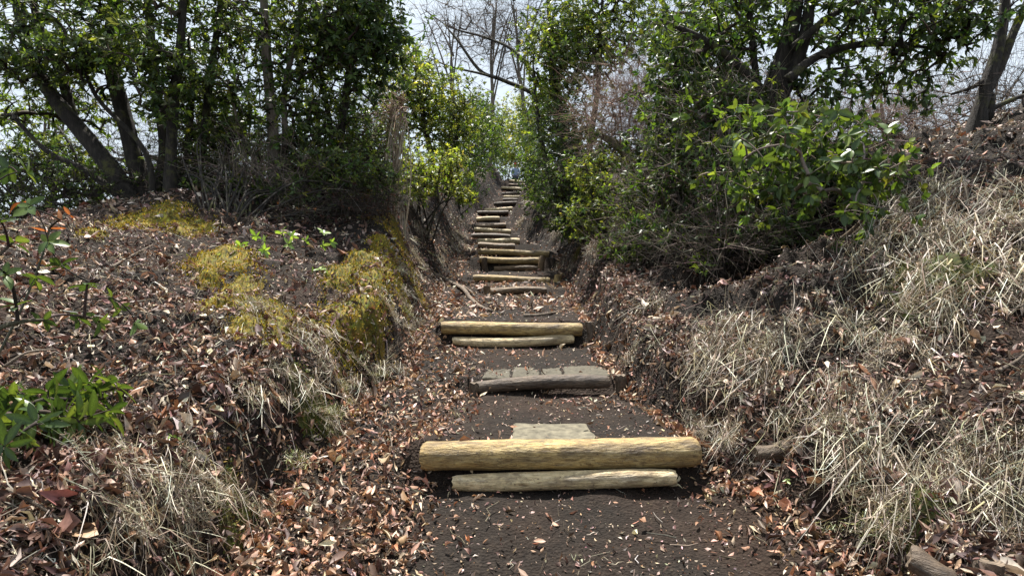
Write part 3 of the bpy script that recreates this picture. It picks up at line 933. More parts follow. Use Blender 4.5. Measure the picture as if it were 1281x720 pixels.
bush('understory_shrub', 'thin twiggy shrub tangled behind the trunks on the mound', 'shrub', on(-4.2, 8.4), [(200, 215, 8.5, 75, 40, .6, 160), (130, 190, 8.8, 70, 40, .6, 120)], 17,
     leaf=dict(n=3, size=.05, cols=GREEN_DARK, tmpl=LEAF4), bare=5, tw=TW_DARK, nst=9, twl=.35)
bush('bare_shrub', 'leafless shrub with pale arching twigs at the slender tree foot', 'shrub', gnd(338, 262), [(315, 235, 6.6, 60, 25, .5, 90), (370, 225, 6.6, 45, 35, .5, 80), (300, 200, 6.8, 55, 35, .5, 70)], 18,
     leaf=None, bare=3, tw=TW_GREY, nst=10, r=.013, trk=.0032, twl=.4)
bush('bare_shrub', 'dark reddish leafless brush crowning the mossy bank', 'shrub', gnd(430, 262), [(430, 262, 6.6, 60, 20, .6, 220), (395, 276, 6.2, 45, 16, .5, 120), (470, 268, 6.6, 35, 20, .5, 110)], 19,
     leaf=dict(n=4, size=.042, cols=[(.06, .024, .02), (.09, .04, .028), (.04, .018, .016), (.04, .05, .02)], tmpl=LEAF4), bare=3, tw=TW_DARK, nst=14, r=.008, trk=.0028, twl=.22)
bush('understory_shrub', 'tangled dim shrub of fine twigs on the mound crest beside the leaning stems', 'shrub', gnd(265, 268), [(265, 225, 7.3, 50, 34, .5, 190), (240, 170, 7.6, 45, 40, .5, 150), (300, 180, 7.5, 45, 40, .5, 150)], 151,
     leaf=dict(n=4, size=.055, cols=GREEN_DARK + GREEN_MID, tmpl=LEAF4), bare=3, tw=TW_DARK + TW_GREY, nst=12, r=.007, trk=.003, twl=.34)
bush('understory_shrub', 'dense dim evergreen shrub between the slender tree and the reddish brush', 'shrub', gnd(385, 262), [(385, 190, 7.7, 45, 45, .5, 300), (440, 150, 7.9, 45, 45, .5, 260), (420, 225, 7.4, 50, 24, .4, 200), (470, 175, 8.3, 30, 40, .4, 160)], 152,
     leaf=dict(n=5, size=.06, cols=GREEN_DARK + GREEN_MID, tmpl=LEAF4), bare=1, tw=TW_DARK + TW_GREY, nst=12, r=.012, trk=.003, twl=.3)
bush('understory_shrub', 'low evergreen shrub with small leaves at the falling end of the mound', 'shrub', on(-4.9, 6.1), [(60, 270, 6.0, 70, 26, .5, 260), (20, 230, 6.3, 50, 40, .5, 220), (110, 240, 6.6, 40, 26, .4, 130)], 153,
     leaf=dict(n=6, size=.06, cols=GREEN_DARK + GREEN_MID, tmpl=LEAF4), bare=2, nst=10, r=.012)
bush('bare_shrub', 'fine dark leafless brush along the mound crest under the evergreens', 'shrub', gnd(300, 272), [(280, 255, 6.6, 60, 16, .4, 120), (350, 245, 6.6, 50, 22, .4, 130), (220, 240, 7.2, 45, 26, .4, 100), (480, 240, 7.2, 35, 22, .4, 110)], 154,
     leaf=dict(n=4, size=.05, cols=GREEN_DARK + GREEN_MID[:2], tmpl=LEAF4), bare=2, tw=TW_DARK + TW_GREY[:1], nst=16, r=.009, trk=.0026, twl=.3)
bush('leafy_shrub', 'mid green leafy shrub reaching down to the mound crest between the trunks', 'shrub', gnd(290, 272), [(290, 235, 6.9, 46, 26, .4, 190), (255, 200, 7.2, 36, 30, .4, 120), (330, 240, 6.8, 30, 20, .3, 80)], 161,
     leaf=dict(n=6, size=.068, cols=GREEN_MID + GREEN_DARK, tmpl=LEAF4, droop=.35), nst=8, r=.008, spread=.14)
bush('leafy_shrub', 'mid green leafy shrub on the bank top above the pale green sprig', 'shrub', gnd(430, 258), [(425, 222, 6.8, 44, 26, .4, 200), (470, 225, 7.0, 34, 24, .4, 140), (390, 240, 6.6, 26, 16, .3, 60)], 162,
     leaf=dict(n=6, size=.066, cols=GREEN_MID + GREEN_DARK + GREEN_LITE[:1], tmpl=LEAF4, droop=.35), nst=8, r=.008, spread=.13)
# --- left of the stairs
tree('rhododendron_tree', 'sunlit rhododendron with rounded light green crown above the far stairs', 'tree',
     [stem_px([(545, 250, .07), (540, 200, .06), (530, 150, .05), (520, 100, .03)], 12.5), stem_px([(560, 245, .06), (566, 195, .05), (572, 150, .03)], 12.7), stem_px([(530, 245, .05), (505, 190, .04), (490, 140, .03)], 12.5)],
     [(540, 125, 12.4, 48, 44, 1.1, 620), (500, 100, 12.2, 34, 34, .8, 320), (573, 150, 12.5, 30, 38, .8, 330), (490, 150, 12.2, 34, 36, .8, 280), (520, 75, 12.6, 26, 26, .6, 150), (560, 195, 12.8, 36, 30, .8, 220)], 21,
     leaf=dict(n=7, size=.10, cols=GREEN_LITE + GREEN_MID, tmpl=LEAF4, droop=.35), spread=.2)
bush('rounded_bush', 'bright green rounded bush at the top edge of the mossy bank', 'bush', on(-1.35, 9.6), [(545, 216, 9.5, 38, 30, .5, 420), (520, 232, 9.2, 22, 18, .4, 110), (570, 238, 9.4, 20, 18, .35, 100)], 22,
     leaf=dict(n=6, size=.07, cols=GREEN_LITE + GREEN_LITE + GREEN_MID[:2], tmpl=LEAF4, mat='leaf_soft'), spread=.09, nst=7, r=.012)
bush('understory_shrub', 'shady evergreen shrub between the rounded bush and the overhanging tree', 'shrub', on(-2.2, 10.5), [(480, 195, 10.5, 45, 36, .7, 260), (510, 225, 10.2, 30, 22, .5, 110)], 23,
     leaf=dict(n=6, size=.075, cols=GREEN_DARK + GREEN_MID, tmpl=LEAF4), nst=7)
HEDGE = 'evergreen shrubs lining the far stairs'
LH = [((588, 195, 15.5), [(590, 180, 15.5, 26, 42, .8, 330), (578, 235, 14.5, 18, 22, .5, 130)], GREEN_DARK + GREEN_MID, 'dark evergreen shrub overhanging the stairs on the mossy bank side'),
      ((600, 215, 19.0), [(600, 185, 19, 20, 50, .9, 300), (588, 150, 19, 22, 30, .8, 160)], GREEN_DARK, 'very dark narrow evergreen shrub where the stairs bend'),
      ((607, 215, 24.0), [(612, 175, 24, 17, 46, 1.0, 300), (598, 140, 24, 18, 28, .8, 140)], GREEN_DARK + GREEN_MID, 'tall evergreen shrub above the upper flight on the bank side'),
      ((622, 205, 33.0), [(622, 170, 33, 15, 36, 1.2, 260), (606, 150, 34, 14, 26, 1., 120)], GREEN_MID + GREEN_DARK, 'small evergreen tree beside the top of the stairs'),
      ((668, 240, 15.5), [(668, 215, 15.5, 18, 45, .7, 300), (690, 245, 14.5, 20, 25, .6, 180)], GREEN_DARK, 'dark evergreen shrub crowding the stairs opposite the rounded bush'),
      ((672, 225, 20.0), [(670, 175, 20, 18, 55, .9, 320), (664, 225, 19, 9, 20, .4, 90)], GREEN_DARK, 'tall dark evergreen shrub leaning over the upper flight'),
      ((664, 215, 27.0), [(664, 165, 27, 15, 45, .9, 280), (662, 208, 27, 8, 16, .5, 90)], GREEN_DARK + GREEN_MID, 'evergreen tree hiding the top of the stairs from the steep side')]
for i, (b, bl, cols, lab) in enumerate(LH):
    q = at(*b); q[0] += -.7 if b[0] < 640 else .7
    bush('hedge_shrub', lab, 'shrub', on(q[0], q[1]), bl, 30 + i, leaf=dict(n=7, size=.11 if b[2] < 22 else .15, cols=cols, tmpl=LEAF4), nst=5, r=.016, spread=.22, group=HEDGE)
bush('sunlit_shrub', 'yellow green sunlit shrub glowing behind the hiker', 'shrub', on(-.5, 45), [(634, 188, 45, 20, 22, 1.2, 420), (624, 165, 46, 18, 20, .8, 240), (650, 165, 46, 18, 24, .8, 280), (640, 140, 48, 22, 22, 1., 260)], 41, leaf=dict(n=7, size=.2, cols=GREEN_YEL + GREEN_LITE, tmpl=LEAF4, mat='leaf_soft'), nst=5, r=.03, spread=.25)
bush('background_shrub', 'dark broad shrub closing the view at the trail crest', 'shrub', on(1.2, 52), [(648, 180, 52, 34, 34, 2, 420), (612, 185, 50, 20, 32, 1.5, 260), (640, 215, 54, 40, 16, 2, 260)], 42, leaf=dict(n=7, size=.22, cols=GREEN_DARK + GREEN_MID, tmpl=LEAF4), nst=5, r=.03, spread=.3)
# --- right of the stairs
tree('rhododendron_tree', 'tall rhododendron with light green top beside the steep side of the stairs', 'tree',
     [stem_px([(712, 262, .08), (706, 200, .07), (700, 130, .06), (690, 60, .045), (684, -20, .03)], 11.5), stem_px([(728, 255, .07), (738, 180, .06), (748, 110, .05), (752, 30, .035), (756, -40, .02)], 11.3),
      stem_px([(700, 262, .06), (682, 200, .05), (672, 140, .04), (668, 90, .03)], 11.8)],
     [(720, 70, 11.2, 68, 36, 1.0, 620), (700, 35, 11.4, 44, 36, .8, 400), (760, 40, 11.2, 50, 44, .9, 430), (684, 105, 11.6, 30, 36, .7, 260), (715, 150, 11.4, 42, 40, .8, 280), (700, 185, 11.6, 30, 36, .6, 230), (720, 205, 11.2, 34, 30, .6, 200), (740, -40, 11.4, 95, 40, 1.0, 420), (800, 20, 10.8, 40, 50, .7, 280)], 51,
     leaf=dict(n=7, size=.10, cols=GREEN_LITE[:2] + GREEN_MID + GREEN_MID[:2] + GREEN_DARK[:1], tmpl=LEAF4, droop=.35), spread=.2)
bush('bare_shrub', 'tall leafless reddish shrub with a fan of fine twigs', 'shrub', gnd(790, 236), [(785, 145, 7.9, 46, 50, .6, 380), (770, 190, 7.8, 40, 28, .5, 150), (815, 120, 7.8, 22, 42, .5, 120)], 52,
     leaf=None, bare=6, tw=TW_RED + TW_GREY[:1], nst=14, r=.012, trk=.0030, twl=.42, spread=.22)
tree('gnarled_tree', 'gnarled mossy trunk twisting out of the bank below the reddish twigs', 'tree',
     [stem_px([(808, 245, .10), (800, 215, .085), (782, 190, .07), (766, 178, .05), (745, 165, .03)], 7.7), stem_px([(806, 238, .08), (815, 205, .065), (812, 180, .05), (822, 150, .03)], 7.6)],
     [(830, 150, 7.4, 40, 40, .5, 130), (750, 170, 7.7, 20, 20, .3, 30)], 53, leaf=dict(n=5, size=.07, cols=GREEN_DARK, tmpl=LEAF4), bark='bark_moss')
bush('understory_shrub', 'dark evergreen shrub overhanging the stairs beneath the tall rhododendron', 'shrub', on(1.25, 9.6), [(715, 235, 9.6, 34, 40, .5, 360), (705, 275, 9.4, 18, 20, .3, 120), (735, 220, 9.6, 28, 36, .4, 230), (705, 165, 10.4, 36, 40, .5, 260)], 155,
     leaf=dict(n=6, size=.08, cols=GREEN_DARK + GREEN_MID[:1], tmpl=LEAF4, droop=.4), bare=1, nst=9, r=.016, spread=.16)
bush('understory_shrub', 'dark twiggy shrub over the bank between bright leafed shrub and dense dark one', 'shrub', gnd(830, 318), [(820, 255, 6.2, 45, 45, .45, 300), (800, 305, 6.0, 40, 18, .3, 150), (850, 300, 5.6, 40, 26, .3, 180), (855, 195, 6.4, 36, 46, .4, 220)], 156,
     leaf=dict(n=6, size=.07, cols=GREEN_DARK + GREEN_MID[:2], tmpl=LEAF4, droop=.4), bare=2, tw=TW_GREY + TW_DARK, nst=10, r=.013, spread=.12)
bush('leafy_shrub', 'bright leafed low shrub spilling over the bank beside the stairs', 'shrub', on(1.15, 7.4), [(758, 250, 7.2, 40, 34, .45, 330), (735, 220, 7.4, 26, 22, .35, 150), (785, 285, 6.8, 34, 24, .35, 170), (735, 275, 7.1, 26, 18, .3, 130), (750, 205, 7.5, 22, 16, .3, 90)], 54,
     leaf=dict(n=6, size=.062, cols=GREEN_LITE + GREEN_MID, tmpl=LEAF4, mat='leaf_soft', droop=.4), nst=9, r=.012, spread=.08)
D = 5.7
tree('spreading_tree', 'spreading evergreen tree with dark forked trunk and drooping backlit leaves', 'tree',
     [stem_px([(956, 260, .12), (957, 190, .115), (962, 130, .105), (980, 75, .085), (994, 10, .07), (1006, -70, .05)], D),
      stem_px([(972, 130, .07), (990, 95, .06), (1008, 40, .055), (1016, -30, .04)], D - .05),
      stem_px([(960, 128, .05), (935, 92, .042), (905, 66, .036), (870, 44, .028), (825, 25, .016)], D - .1),
      stem_px([(985, 100, .045), (1020, 72, .036), (1062, 58, .03), (1110, 55, .022), (1165, 60, .012)], D - .3),
      stem_px([(992, 60, .04), (1040, 20, .03), (1100, -10, .022), (1160, -20, .014)], D - .2),
      stem_px([(955, 150, .04), (945, 90, .034), (938, 20, .03), (930, -50, .02)], D + .2)],
     [(1080, 45, D - .3, 78, 46, .7, 200), (1150, 35, D - .4, 55, 42, .6, 150), (1060, 105, D - .2, 62, 30, .5, 110), (1140, 95, D - .2, 52, 34, .5, 80), (900, 25, D, 70, 36, .6, 150), (855, 70, D, 42, 42, .5, 110), (1000, -30, D, 120, 40, .9, 330), (1120, -60, D - .3, 120, 45, .8, 300), (1020, 30, D, 40, 40, .5, 70), (1190, 20, D - .5, 26, 40, .4, 70)], 55,
     leaf=dict(n=6, size=.085, cols=GREEN_DARK + GREEN_MID[:1], tmpl=LEAF8, droop=.55), spread=.24)
bush('understory_shrub', 'dense dark green shrub in front of the forked trunk', 'shrub', gnd(890, 300), [(880, 170, 5.6, 65, 55, .5, 480), (845, 225, 5.7, 40, 42, .4, 200), (915, 235, 5.2, 60, 45, .5, 420), (960, 260, 4.9, 50, 40, .4, 260), (905, 120, 5.6, 50, 30, .4, 180), (860, 285, 5.4, 40, 22, .35, 120), (950, 200, 5.2, 30, 35, .4, 120), (945, 285, 4.95, 60, 22, .35, 200), (820, 290, 5.6, 30, 26, .3, 90)], 56,
     leaf=dict(n=6, size=.066, cols=GREEN_DARK + GREEN_MID[:2], tmpl=LEAF8, droop=.45), nst=10, r=.014, bare=1, tw=TW_GREY, spread=.12)
bush('understory_shrub', 'dark evergreen shrub behind the broad leaved shrub on the grassy bank', 'shrub', on(2.9, 5.2), [(1030, 215, 5.1, 62, 45, .4, 300), (985, 170, 5.3, 45, 40, .4, 200), (1080, 250, 4.9, 30, 30, .3, 90)], 157,
     leaf=dict(n=6, size=.072, cols=GREEN_DARK, tmpl=LEAF8, droop=.45), bare=2, tw=TW_GREY + TW_DARK, nst=9, r=.012, spread=.14)
tree('rhododendron_tree', 'dark drooping rhododendron filling the gap between reddish twigs and forked trunk', 'tree',
     [stem_px([(850, 290, .05), (846, 220, .045), (850, 150, .035), (862, 80, .025), (870, 10, .015)], 6.4), stem_px([(856, 285, .04), (880, 210, .034), (900, 140, .026), (912, 60, .014)], 6.4)],
     [(855, 120, 6.4, 46, 50, .5, 330), (900, 70, 6.3, 50, 36, .5, 230), (850, 40, 6.6, 40, 40, .5, 220), (840, 190, 6.3, 36, 36, .4, 190), (925, 150, 6.1, 40, 40, .4, 190)], 158,
     leaf=dict(n=7, size=.085, cols=GREEN_DARK + GREEN_MID[:1], tmpl=LEAF8, droop=.6), spread=.16)
tree('forked_tree', 'dark leaning forked trunk standing on the straw covered bank top', 'tree',
     [stem_px([(1212, 188, .085), (1222, 150, .07), (1235, 105, .062), (1246, 70, .055), (1254, 30, .048), (1262, -50, .03)], 6.0),
      stem_px([(1228, 125, .055), (1250, 85, .046), (1266, 45, .04), (1284, 5, .034), (1310, -60, .02)], 6.0),
      stem_px([(1222, 150, .03), (1265, 125, .022), (1310, 112, .014)], 6.0), stem_px([(1240, 100, .03), (1215, 110, .02), (1190, 118, .012)], 6.0)],
     [(1270, 20, 6.0, 35, 60, .6, 60), (1320, 90, 6.0, 40, 60, .6, 70), (1190, 110, 6.0, 20, 14, .2, 16)], 57, leaf=None, bare=4, tw=TW_DARK, twl=.4)
bush('bare_thicket', 'tangled leafless thicket behind the forked trunk', 'thicket', on(6.2, 7.6), [(1250, 160, 7.6, 80, 45, .8, 330), (1330, 130, 7.4, 60, 60, .8, 150)], 58, leaf=None, bare=6, tw=TW_DARK + TW_RED[:1] + TW_GREY[:1], nst=14, r=.012, trk=.0035, twl=.5, spread=.25)
bush('bare_thicket', 'brownish leafless thicket between the broad leaved shrub and forked trunk', 'thicket', on(5.2, 8.0), [(1130, 160, 7.8, 70, 34, .7, 300), (1070, 150, 8.2, 60, 30, .6, 190)], 59, leaf=None, bare=6, tw=TW_RED + TW_GREY, nst=14, r=.012, trk=.0032, twl=.42, spread=.25)
bush('bare_thicket', 'pale brown twig thicket behind the dark green shrub', 'thicket', on(3.2, 8.4), [(900, 130, 8.6, 70, 40, .7, 220), (980, 150, 8.6, 60, 36, .7, 200)], 60, leaf=None, bare=5, tw=TW_RED + TW_GREY, nst=12, r=.012, trk=.0032, twl=.45, spread=.25)


# --- leafless trees against the sky
def bare_tree(label, px, d, top, lean, seed, width, tw=TW_DARK, n=260, name='bare_tree', cat='tree', group='leafless trees behind the evergreens'):
    base = at(px, 230, d)
    z = float(hgt(base[0], base[1]))
    b = np.array([base[0], base[1], z])
    t = at(px + lean, top + 40, d)
    H = t[2] - z
    r = .012 * H
    st = [np.array([[*b, r * 1.2], [*(b * .6 + t * .4 + [.1, 0, 0]), r], [*(b * .3 + t * .7 - [.1, 0, 0]), r * .6], [*t, r * .25]])]
    g = np.random.default_rng(seed + 900)
    for k in range(5):
        f = .35 + .1 * k
        s0 = b * (1 - f) + t * f
        e = at(px + lean + g.uniform(-1, 1) * width, top + g.uniform(0, 60), d + g.uniform(-1, 1))
        st.append(np.array([[*s0, r * .5], [*((s0 + e) / 2 + [0, 0, .1 * H * .3]), r * .35], [*e, r * .12]]))
    st[0][0, 2] -= .2
    return tree(name, label, cat, st, [(px + lean, top + 55, d, width, 60, width / F_PX * d * .8, n)], seed, leaf=None, bare=4, tw=tw, trk=.00035 * d, twl=.045 * d * .6, rootit=False, clump=5, spread=.5, group=group, bark='bark_grey')


bare_tree('leafless tree with a fine fan of branches beside the rounded light crown', 560, 27, -20, 10, 71, 55, TW_GREY + TW_DARK)
bare_tree('leafless tree rising behind the small evergreen at the top of the stairs', 612, 38, -30, 6, 72, 45, TW_GREY + TW_DARK)
bare_tree('leafless tree behind the tall rhododendron crown', 660, 32, -30, -14, 73, 40, TW_DARK)
bare_tree('leafless tree on the falling slope behind the leaning evergreen stems', 60, 16, 60, 0, 74, 90, TW_DARK + TW_GREY, 300)
bare_tree('leafless tree behind the shrub with pale arching twigs', 250, 17, 60, 10, 75, 70, TW_DARK + TW_GREY, 220)
bare_tree('leafless tree seen through the drooping backlit leaves', 1100, 17, 20, 10, 76, 90, TW_GREY + TW_DARK, 280)
bare_tree('leafless tree far behind the forked trunk on the bank top', 1240, 18, 50, 10, 77, 80, TW_GREY + TW_DARK, 240)
bare_tree('leafless tree behind the dense dark green shrub', 880, 16, -10, 0, 78, 70, TW_GREY + TW_DARK, 240)
bare_tree('leafless tree behind the shrub with lit sprays', 395, 19, 20, 0, 79, 70, TW_DARK, 200)
# long bare bough reaching over the trail
mb = MB()
bo = stem_px([(700, 150, .05, 12.2), (668, 118, .045, 12.4), (628, 100, .04, 12.6), (600, 88, .034, 12.8), (572, 50, .025, 13), (555, 30, .012, 13.2)], 12)
bo2 = stem_px([(628, 100, .03, 12.6), (600, 92, .025, 12.7), (565, 84, .018, 12.8), (535, 72, .01, 12.9)], 12)
bo3 = stem_px([(690, 135, .04, 12.2), (650, 70, .034, 12.6), (610, 48, .026, 13), (565, 35, .016, 13.3), (530, 12, .008, 13.5)], 12)
boc = stem_px([(716, 262, .11, 12.0), (712, 200, .09, 12.1), (700, 150, .075, 12.2), (690, 100, .05, 12.3), (684, 30, .03, 12.4)], 12)
tree('bare_tree', 'leafless tree reaching one long crooked bough across the sky gap', 'tree', [boc, bo, bo2, bo3],
     [(590, 60, 12.9, 50, 32, .5, 60), (620, 90, 12.6, 40, 16, .4, 30)], 80, leaf=None, bare=4, tw=TW_DARK, trk=.005, twl=.45, bark='bark_dark', group='leafless trees behind the evergreens')


# --- evergreen added unseen behind the viewer so its bough shades the leafy bank
tree('unseen_shade_tree', 'unseen evergreen tree added so its high bough shades the leafy bank', 'tree',
     [np.array([[-3.4, -.9, .6, .12], [-3.2, -.8, 2.2, .10], [-2.7, -.5, 3.8, .08], [-1.9, 0, 4.8, .05], [-.9, .4, 5.2, .025]])], [], 95, leaf=dict(n=6, size=.085, cols=GREEN_DARK + GREEN_MID, tmpl=LEAF4),
     world_blobs=[(-.5, .7, 4.6, .8, .55, .5, 150), (-1.6, .2, 5.0, 1.0, .8, .6, 160), (-3, -1, 4.8, 1.2, 1.2, 1.0, 160)], spread=.25)

# --- dead hanging stems and brown dead boughs
mb = MB(); g = np.random.default_rng(90)
base = gnd(480, 246)
root = empty('dead_stems', base, 'bundle of pale dead stems standing on the bank before the light crown', 'dead plant')
n = 34
tt = np.linspace(0, 1, 7)[None, :, None]
a = np.stack([at(g.uniform(468, 508), g.uniform(205, 226), 7.7 + g.normal(0, .15)) for _ in range(n)]); a[:, 2] = hgt(a[:, 0], a[:, 1]) - .02
b = np.stack([at(g.uniform(488, 510), g.uniform(118, 165), 7.7 + g.normal(0, .12)) for _ in range(n)])
c = (a + b) / 2 + g.normal(0, .09, (n, 3)) + [.03, 0, .1]
PP = (1 - tt) ** 2 * a[:, None] + 2 * tt * (1 - tt) * c[:, None] + tt ** 2 * b[:, None]
tubes(mb, PP, np.linspace(.009, .004, 7)[None].repeat(n, 0) * g.uniform(.6, 1.3, (n, 1)), 5, pick([(.36, .29, .21), (.46, .38, .29), (.25, .19, .13)], n, .15, g))
o = mb.build('stem_bundle', M['twig'], root); o['kind'] = 'stuff'
mb = MB(); n = 70
a = np.stack([at(g.uniform(490, 512), g.uniform(125, 160), 7.8 + g.normal(0, .1)) for _ in range(n)])
b = np.stack([at(g.uniform(440, 500), g.uniform(95, 175), 7.7 + g.normal(0, .25)) for _ in range(n)])
c = (a + b) / 2 + g.normal(0, .08, (n, 3)) + [0, 0, .12]
PP = (1 - tt) ** 2 * a[:, None] + 2 * tt * (1 - tt) * c[:, None] + tt ** 2 * b[:, None]
tubes(mb, PP, np.linspace(.006, .0025, 7)[None].repeat(n, 0), 4, pick([(.20, .14, .10), (.28, .21, .15)], n, .2, g))
o = mb.build('dead_spray', M['twig'], root); o['kind'] = 'stuff'

# ------------------------------------------------------------------ moss cushions
MOSS = [(.44, .34, .04), (.54, .41, .055), (.36, .28, .04), (.26, .21, .04), (.18, .13, .035), (.40, .28, .05), (.20, .19, .04)]
MOSS_SPOTS = []


def moss(label, spots, seed, dens=1.0, cols=MOSS, hgt_=.035, world=None):
    """spots: (px, py, rx, ry) pixel ellipses on the bank; real cushions raised off the soil with short shoots"""
    g = np.random.default_rng(seed)
    if world: spots = [(None, w, 0, 0) for w in world]
    org = on(*world[0][:2]) if world else gnd(spots[0][0], spots[0][1])
    root = empty('moss_cushion', org, label, 'moss', 'moss cushions on the banks')
    mbs = MB()
    for (px, py, rx, ry) in spots:
        rx *= 1.25; ry *= 1.3
        mbp = MB()
        if px is None:
            c = on(py[0], py[1]); d = c[1]; sx, sy = py[2], py[3]; px = c[1] * 57.0
        else:
            c = gnd(px, py); d = c[1]
            e = gnd(px + rx, py); f = gnd(px, py - ry); h_ = gnd(px, py + ry)
            sx = max(.05, abs(e[0] - c[0])); sy = float(np.clip(abs(f[1] - h_[1]) * .5, .05, min(.8, sx * 1.6)))
        MOSS_SPOTS.append((c[0], c[1], sx, sy))
        k = 18; na = 26
        rr = np.linspace(0, 1, k); th = np.arange(na) * 2 * np.pi / na
        edge = 1.25 + .7 * perlin(np.cos(th) * 1.6 + seed, np.sin(th) * 1.6 + px * .1)
        X = c[0] + sx * rr[:, None] * np.cos(th)[None] * edge[None]; Y = c[1] + sy * rr[:, None] * np.sin(th)[None] * edge[None]
        Z = hgt(X, Y) + hgt_ * (1 - rr[:, None] ** 2.2) * (1 + .6 * fbm(X, Y, 2, 9, seed)) - .012 * rr[:, None] ** 4
        j = np.arange(k - 1)[:, None]; s = np.arange(na)[None]
        q = np.stack([j * na + s, j * na + (s + 1) % na, (j + 1) * na + (s + 1) % na, (j + 1) * na + s], -1).reshape(-1, 4)
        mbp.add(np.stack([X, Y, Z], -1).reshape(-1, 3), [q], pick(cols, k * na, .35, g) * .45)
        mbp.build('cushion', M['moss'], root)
        n = int(np.clip(14000 * sx * sy * math.pi * dens * (4.5 / max(d, 2)) ** .8, 400, 5000))
        a = g.uniform(0, 6.28, n); r = np.minimum(g.random(n) ** .5 * 1.0 + np.abs(g.normal(0, .16, n)), 1.5)
        ed = 1.25 + .7 * perlin(np.cos(a) * 1.6 + seed, np.sin(a) * 1.6 + px * .1)
        x = c[0] + sx * r * np.cos(a) * ed; y = c[1] + sy * r * np.sin(a) * ed
        z = hgt(x, y) + hgt_ * np.maximum(1 - r ** 2.2, .1) * (1 + .6 * fbm(x, y, 2, 9, seed)) - .006
        N = nrm(x, y)
        up = unit(N * .6 + [0, 0, .5] + g.normal(0, .4, (n, 3)))
        scatter(mbs, LEAF4, np.stack([x, y, z], -1), up, unit(g.normal(0, 1, (n, 3))), g.uniform(.008, .026, n) * (max(d, 3) / 4) ** .5, pick(cols, n, .32, g))
    o = mbs.build('shoots', M['moss'], root); o['kind'] = 'stuff'


moss('golden moss along the crest of the mound at the leaning stems', [(190, 276, 30, 7), (155, 284, 24, 6), (115, 293, 20, 5), (240, 290, 22, 8)], 101)
moss('bright yellow moss patch on the open leafy mound', [(278, 330, 26, 14), (262, 347, 18, 12)], 102)
moss('yellow brown moss patch below the bright one on the mound', [(270, 378, 30, 20), (335, 400, 26, 16), (300, 362, 16, 10), (310, 420, 20, 10)], 103)
g = np.random.default_rng(77)
moss('deep green gold moss hanging on the undercut lip of the mound', None, 104, 1.0, MOSS + [(.18, .19, .04), (.13, .14, .035)],
     world=[(float(xl(yy)) - off + float(g.normal(0, .03)), yy, float(g.uniform(.10, .20)), float(g.uniform(.12, .24))) for yy in np.arange(3.25, 5.3, .33) for off in ((.22, .46) if g.random() < .45 else (.28,))])
moss('green moss cushion on the bank corner below the undercut lip', [(398, 512, 26, 18), (378, 500, 18, 12), (410, 530, 14, 14)], 105, 1.0, [(.13, .15, .035), (.18, .18, .04), (.09, .11, .03)])
moss('golden moss on the steep bank side near the rounded bush', None, 106, 1.0, MOSS,
     world=[(float(xl(yy)) - float(g.uniform(.12, .75)), yy, float(g.uniform(.10, .22)), float(g.uniform(.12, .24))) for yy in np.arange(5.5, 7.2, .42)])
moss('olive moss cushion low on the bank among straw', [(300, 640, 24, 16), (285, 655, 14, 10)], 107, .9, [(.13, .13, .035), (.18, .16, .04), (.09, .10, .03)])
moss('small golden moss tuft above the reddish brush', [(450, 248, 10, 5), (460, 270, 8, 6)], 108)
moss('dull moss on the bank foot beside the leafy low shrub', [(715, 295, 10, 12), (722, 318, 9, 9)], 109, .8, [(.12, .11, .035), (.16, .13, .04)])
moss('faint green moss on the straw bank under the broad leaved shrub', [(1190, 330, 26, 8), (1130, 345, 18, 7), (1160, 625, 20, 8)], 110, .6, [(.12, .13, .04), (.16, .15, .05)])


def moss_mask(x, y):
    m = np.zeros_like(x)
    for cx, cy, sx, sy in MOSS_SPOTS:
        m = np.maximum(m, np.exp(-(((x - cx) / sx) ** 2 + ((y - cy) / sy) ** 2) ** 2))
    return m


# ------------------------------------------------------------------ leaf litter
LIT = [(.32, .20, .125), (.46, .34, .25), (.26, .13, .075), (.15, .085, .055), (.58, .48, .38), (.09, .052, .038), (.34, .22, .15), (.06, .036, .028), (.08, .045, .034), (.07, .042, .034), (.17, .09, .075), (.62, .52, .43), (.11, .06, .045), (.26, .14, .09), (.09, .05, .04)]
LIT_RED = [(.21, .11, .08), (.27, .165, .125), (.16, .08, .06), (.36, .27, .21), (.50, .41, .33), (.10, .052, .042), (.27, .20, .155), (.14, .085, .065), (.12, .06, .05), (.19, .10, .08), (.07, .04, .034)]
LIT_DARK = [(.10, .06, .045), (.06, .036, .03), (.19, .12, .095), (.32, .22, .17), (.46, .36, .29)]
LT = [leaf_t(.32, .6, .15, 2, .5), leaf_t(.40, 1.0, .35, 2, .45), leaf_t(.28, .45, -.4, 2, .5), leaf_t(.42, -.6, .3, 2, .42), leaf_t(.20, 1.1, .5, 2, .5), leaf_t(.13, .7, .3, 2, .5)]
LT_F = [leaf_t(.40, .4, .1, 1, .5), leaf_t(.34, .3, -.2, 1, .5), leaf_t(.5, -.3, .12, 1, .45)]


